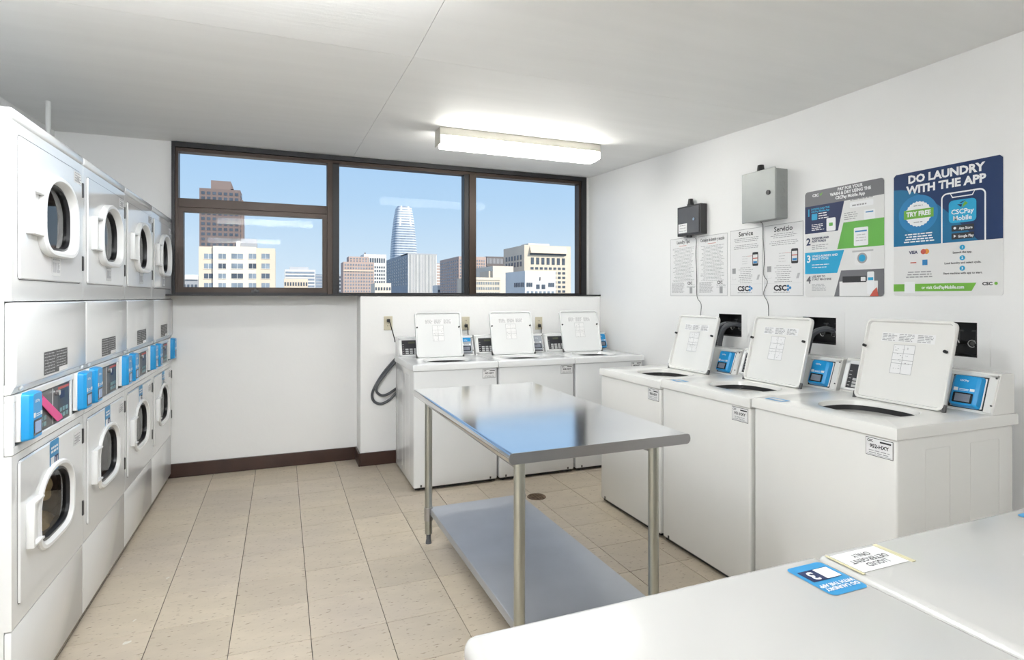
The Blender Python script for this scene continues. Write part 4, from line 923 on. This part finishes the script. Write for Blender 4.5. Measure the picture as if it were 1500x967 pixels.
MB().box(x0 + 1, x0 + 2.2, D + 4, D + 5, z1 - .5, z1 + 1.5).build('roof_plant', 'b_dark', t, False)
t = city('low cream building in front of the white tower'); D = 330
x0, x1, z1, o = block(t, 'walls', 549, 573, 415, D, 16, 'b_cream2'); grid(t, 'b_win', 'y', D, x0, x1, z1 - 8, z1 - 1.5, 6, 2, .5, .5)
# tapering glass tower
t = city('tall tapering pale glass skyscraper with a rounded top', 'glass_skyscraper'); D = 1200
xc_ = (bX(576, D) + bX(613, D)) / 2; hw0 = (bX(613, D) - bX(576, D)) / 2
prof = [(435, 18.5), (400, 18.4), (375, 17.8), (355, 16.8), (335, 15.0), (320, 13.2), (310, 11.6), (303, 10.2), (300.5, 9.2)]
def sq(py, h_px):
    h = h_px / 18.5 * hw0; z = bZ(594, py, D) if py < 434 else GZ
    return [(xc_ + p[0], D + 26 + p[1], z) for p in rrect(-h, h, -h, h, h * .42, 4)]
MB().loft([sq(*p) for p in prof], cap1=True).build('tower_skin', 'b_blue', t)
def hw_at(py):
    for (a, ha), (c, hc) in zip(prof, prof[1:]):
        if c <= py <= a: return ha + (hc - ha) * (a - py) / (a - c)
    return prof[-1][1]
b = MB(); k = 0
for k in range(36):
    py = 432 - k * 3.62; h = (hw_at(py) + .35) / 18.5 * hw0; z = bZ(594, py, D); g = 2.0 if py > 328 else 3.3
    L = rrect(-h, h, -h, h, h * .42, 4); b.loft([[(xc_ + p[0], D + 26 + p[1], z + s) for p in L] for s in (0, g)], cap0=True, cap1=True)
stuff(b.build('floor_bands', 'b_tower', t, False))
b = MB()
for u in (-.55, .55):
    for s in (0,):
        L0, L1 = hw_at(330), hw_at(301); za, zb_ = bZ(594, 331, D), bZ(594, 300.5, D)
        fa, fb_ = L0 / 18.5 * hw0, L1 / 18.5 * hw0
        b.loft([[(xc_ + u * f + q, D + 26 - f * 1.02 - .5 + r_, z) for q, r_ in ((-1.6, 0), (1.6, 0), (1.6, 2), (-1.6, 2))] for f, z in ((fa, za), (fb_, zb_))], cap0=True, cap1=True)
stuff(b.build('crown_fins', 'b_white', t, False))
# ribbed grey slab
t = city('grey slab office tower with close vertical ribs'); D = 700
x0, x1, z1, o = block(t, 'walls', 597, 640, 371.5, D, 190, 'b_grey')
b = MB()
for k in range(20): q = x0 + (x1 - x0) * (k + .5) / 20; b.box(q - .55, q + .55, D - 1, D + .2, bZ(610, 436, D), z1 - 1.5)
stuff(b.build('ribs', 'b_white', t, False)); MB().box(x0, x1, D - 1, D + 40, z1 - 1.5, z1).build('parapet', 'b_steel', t, False)
grid(t, 'b_win', 'x-', x0, D, D + 190, z1 - 40, z1 - 3, 12, 9, .5, .6)
t = city('thin pinkish block just right of the ribbed grey slab'); x0, x1, z1, o = block(t, 'walls', 639, 644.5, 386, 800, 20, 'b_pink'); grid(t, 'b_white', 'y', 800, x0, x1, z1 - 42, z1, 1, 10, 1, .4, 'bands')
t = city('low white building beside the brown brick block'); D = 520
x0, x1, z1, o = block(t, 'walls', 641, 664, 418, D, 20, 'b_white'); grid(t, 'b_win', 'y', D, x0, x1, z1 - 8, z1 - 3, 1, 1, .95, .5); block(t, 'roof_house', 648, 658, 413.5, D + 4, 8, 'b_cream', z1 - .2)
t = city('brown brick block passing behind the window mullion'); D = 450
x0, x1, z1, o = block(t, 'walls', 672, 712, 376, D, 60, 'b_pink'); grid(t, 'b_win_light', 'y', D, x0 + .5, x1 - .5, bZ(690, 434, D), z1 - 2, 11, 12, .45, .5); grid(t, 'b_win_light', 'x-', x0, D + 1, D + 59, bZ(690, 434, D), z1 - 2, 10, 12, .4, .5)
t = city('dark brown office block with vertical strips'); D = 600
x0, x1, z1, o = block(t, 'walls', 713, 741, 376, D, 30, 'b_dark'); grid(t, 'b_steel', 'y', D, x0, x1, z1 - 8, z1 - 2, 14, 1, .4, 1, 'strips'); grid(t, 'b_win', 'y', D, x0, x1, z1 - 40, z1 - 10, 9, 8, .6, .5)
t = city('plain cream stepped block before the dark office block'); D = 380
x0, x1, z1, o = block(t, 'walls', 722, 752, 390, D, 40, 'b_cream2'); block(t, 'lower_walls', 716, 724, 397, D + 2, 20, 'b_cream')
t = city('low cream block with an arcaded cornice beside the mullion'); D = 340
x0, x1, z1, o = block(t, 'walls', 690, 733, 406.5, D, 30, 'b_beige'); block(t, 'cornice', 690, 733, 408, D - .5, 1, 'b_cream2', bZ(710, 410, D)); grid(t, 'b_win_light', 'y', D, x0 + .5, x1 - .5, bZ(710, 434, D), z1 - 2, 16, 3, .45, .5)
# big beige hotel block
t = city('large beige concrete tower with deep window slots and a sloped roof hood', 'hotel_building'); D = 420
x0, x1, z1, o = block(t, 'walls', 768, 836, 360, D, 46, 'b_beige', GZ)
hood = MB(); ha, hb = bX(776, D), bX(829, D); zt_, zm = bZ(800, 361, D), bZ(800, 371.5, D)
hood.loft([[(x, D, zt_), (x, D - 3.2, zm), (x, D, zm)] for x in (ha, hb)], cap0=True, cap1=True).build('roof_hood', 'b_cream', t, False)
MB().box(ha, hb, D - .4, D + .1, bZ(800, 374, D), zm).build('hood_shadow_strip', 'b_win', t, False)  # dark strip laid on as the shade under the hood
grid(t, 'b_win', 'y', D, ha, hb, bZ(800, 388.5, D), bZ(800, 377, D), 7, 1, .55, .85)
grid(t, 'b_win', 'y', D, ha, hb, bZ(800, 437, D), bZ(800, 390, D), 8, 7, .62, .5)
for q in (768, 772, 830, 834): pass
grid(t, 'b_win', 'x-', x0, D + 4, D + 42, bZ(760, 391, D), bZ(760, 371, D), 6, 2, .5, .7)
MB().box(ha + 3, hb - 10, D + 10, D + 26, z1 - .2, z1 + 2.6, .8).build('roof_plant', 'b_cream2', t, False)
# white building, sunlit front
t = city('white building with a plain side wall, standing before the beige concrete tower'); D = 255
x0, x1, z1, o = block(t, 'walls', 769, 814, 397, D, 26, 'b_white')
a = bZ(790, 414, D), bZ(790, 420.5, D)
grid(t, 'b_win', 'y', D, bX(771, D), bX(780, D), a[1], a[0], 3, 1, .7, .9); grid(t, 'b_win', 'y', D, bX(803, D), bX(812, D), a[1], a[0], 3, 1, .7, .9); grid(t, 'b_win', 'y', D, bX(784, D), bX(800, D), bZ(790, 424, D), bZ(790, 416, D), 2, 1, .6, .8)
grid(t, 'b_win_light', 'y', D, x0 + .5, x1 - .5, bZ(790, 432, D), bZ(790, 426, D), 7, 1, .5, .8)
MB().box(bX(790.5, D), bX(791.5, D), D - .4, D, bZ(790, 411, D), bZ(790, 406, D)).build('vent_slot', 'b_dark', t, False)
grid(t, 'b_win', 'x-', x0, D + 1, D + 14, a[1], a[0], 6, 1, .5, 1)

# put each building's Empty at the foot of its building
for o in [o for o in COL.objects if o.type == 'EMPTY' and o.get('category') == 'building']:
    pts = [v.co for c in o.children for v in c.data.vertices]
    base = Vector(((min(p.x for p in pts) + max(p.x for p in pts)) / 2, min(p.y for p in pts), GZ))
    o.location = base
    for c in o.children: c.matrix_parent_inverse = Matrix.Translation(-base)
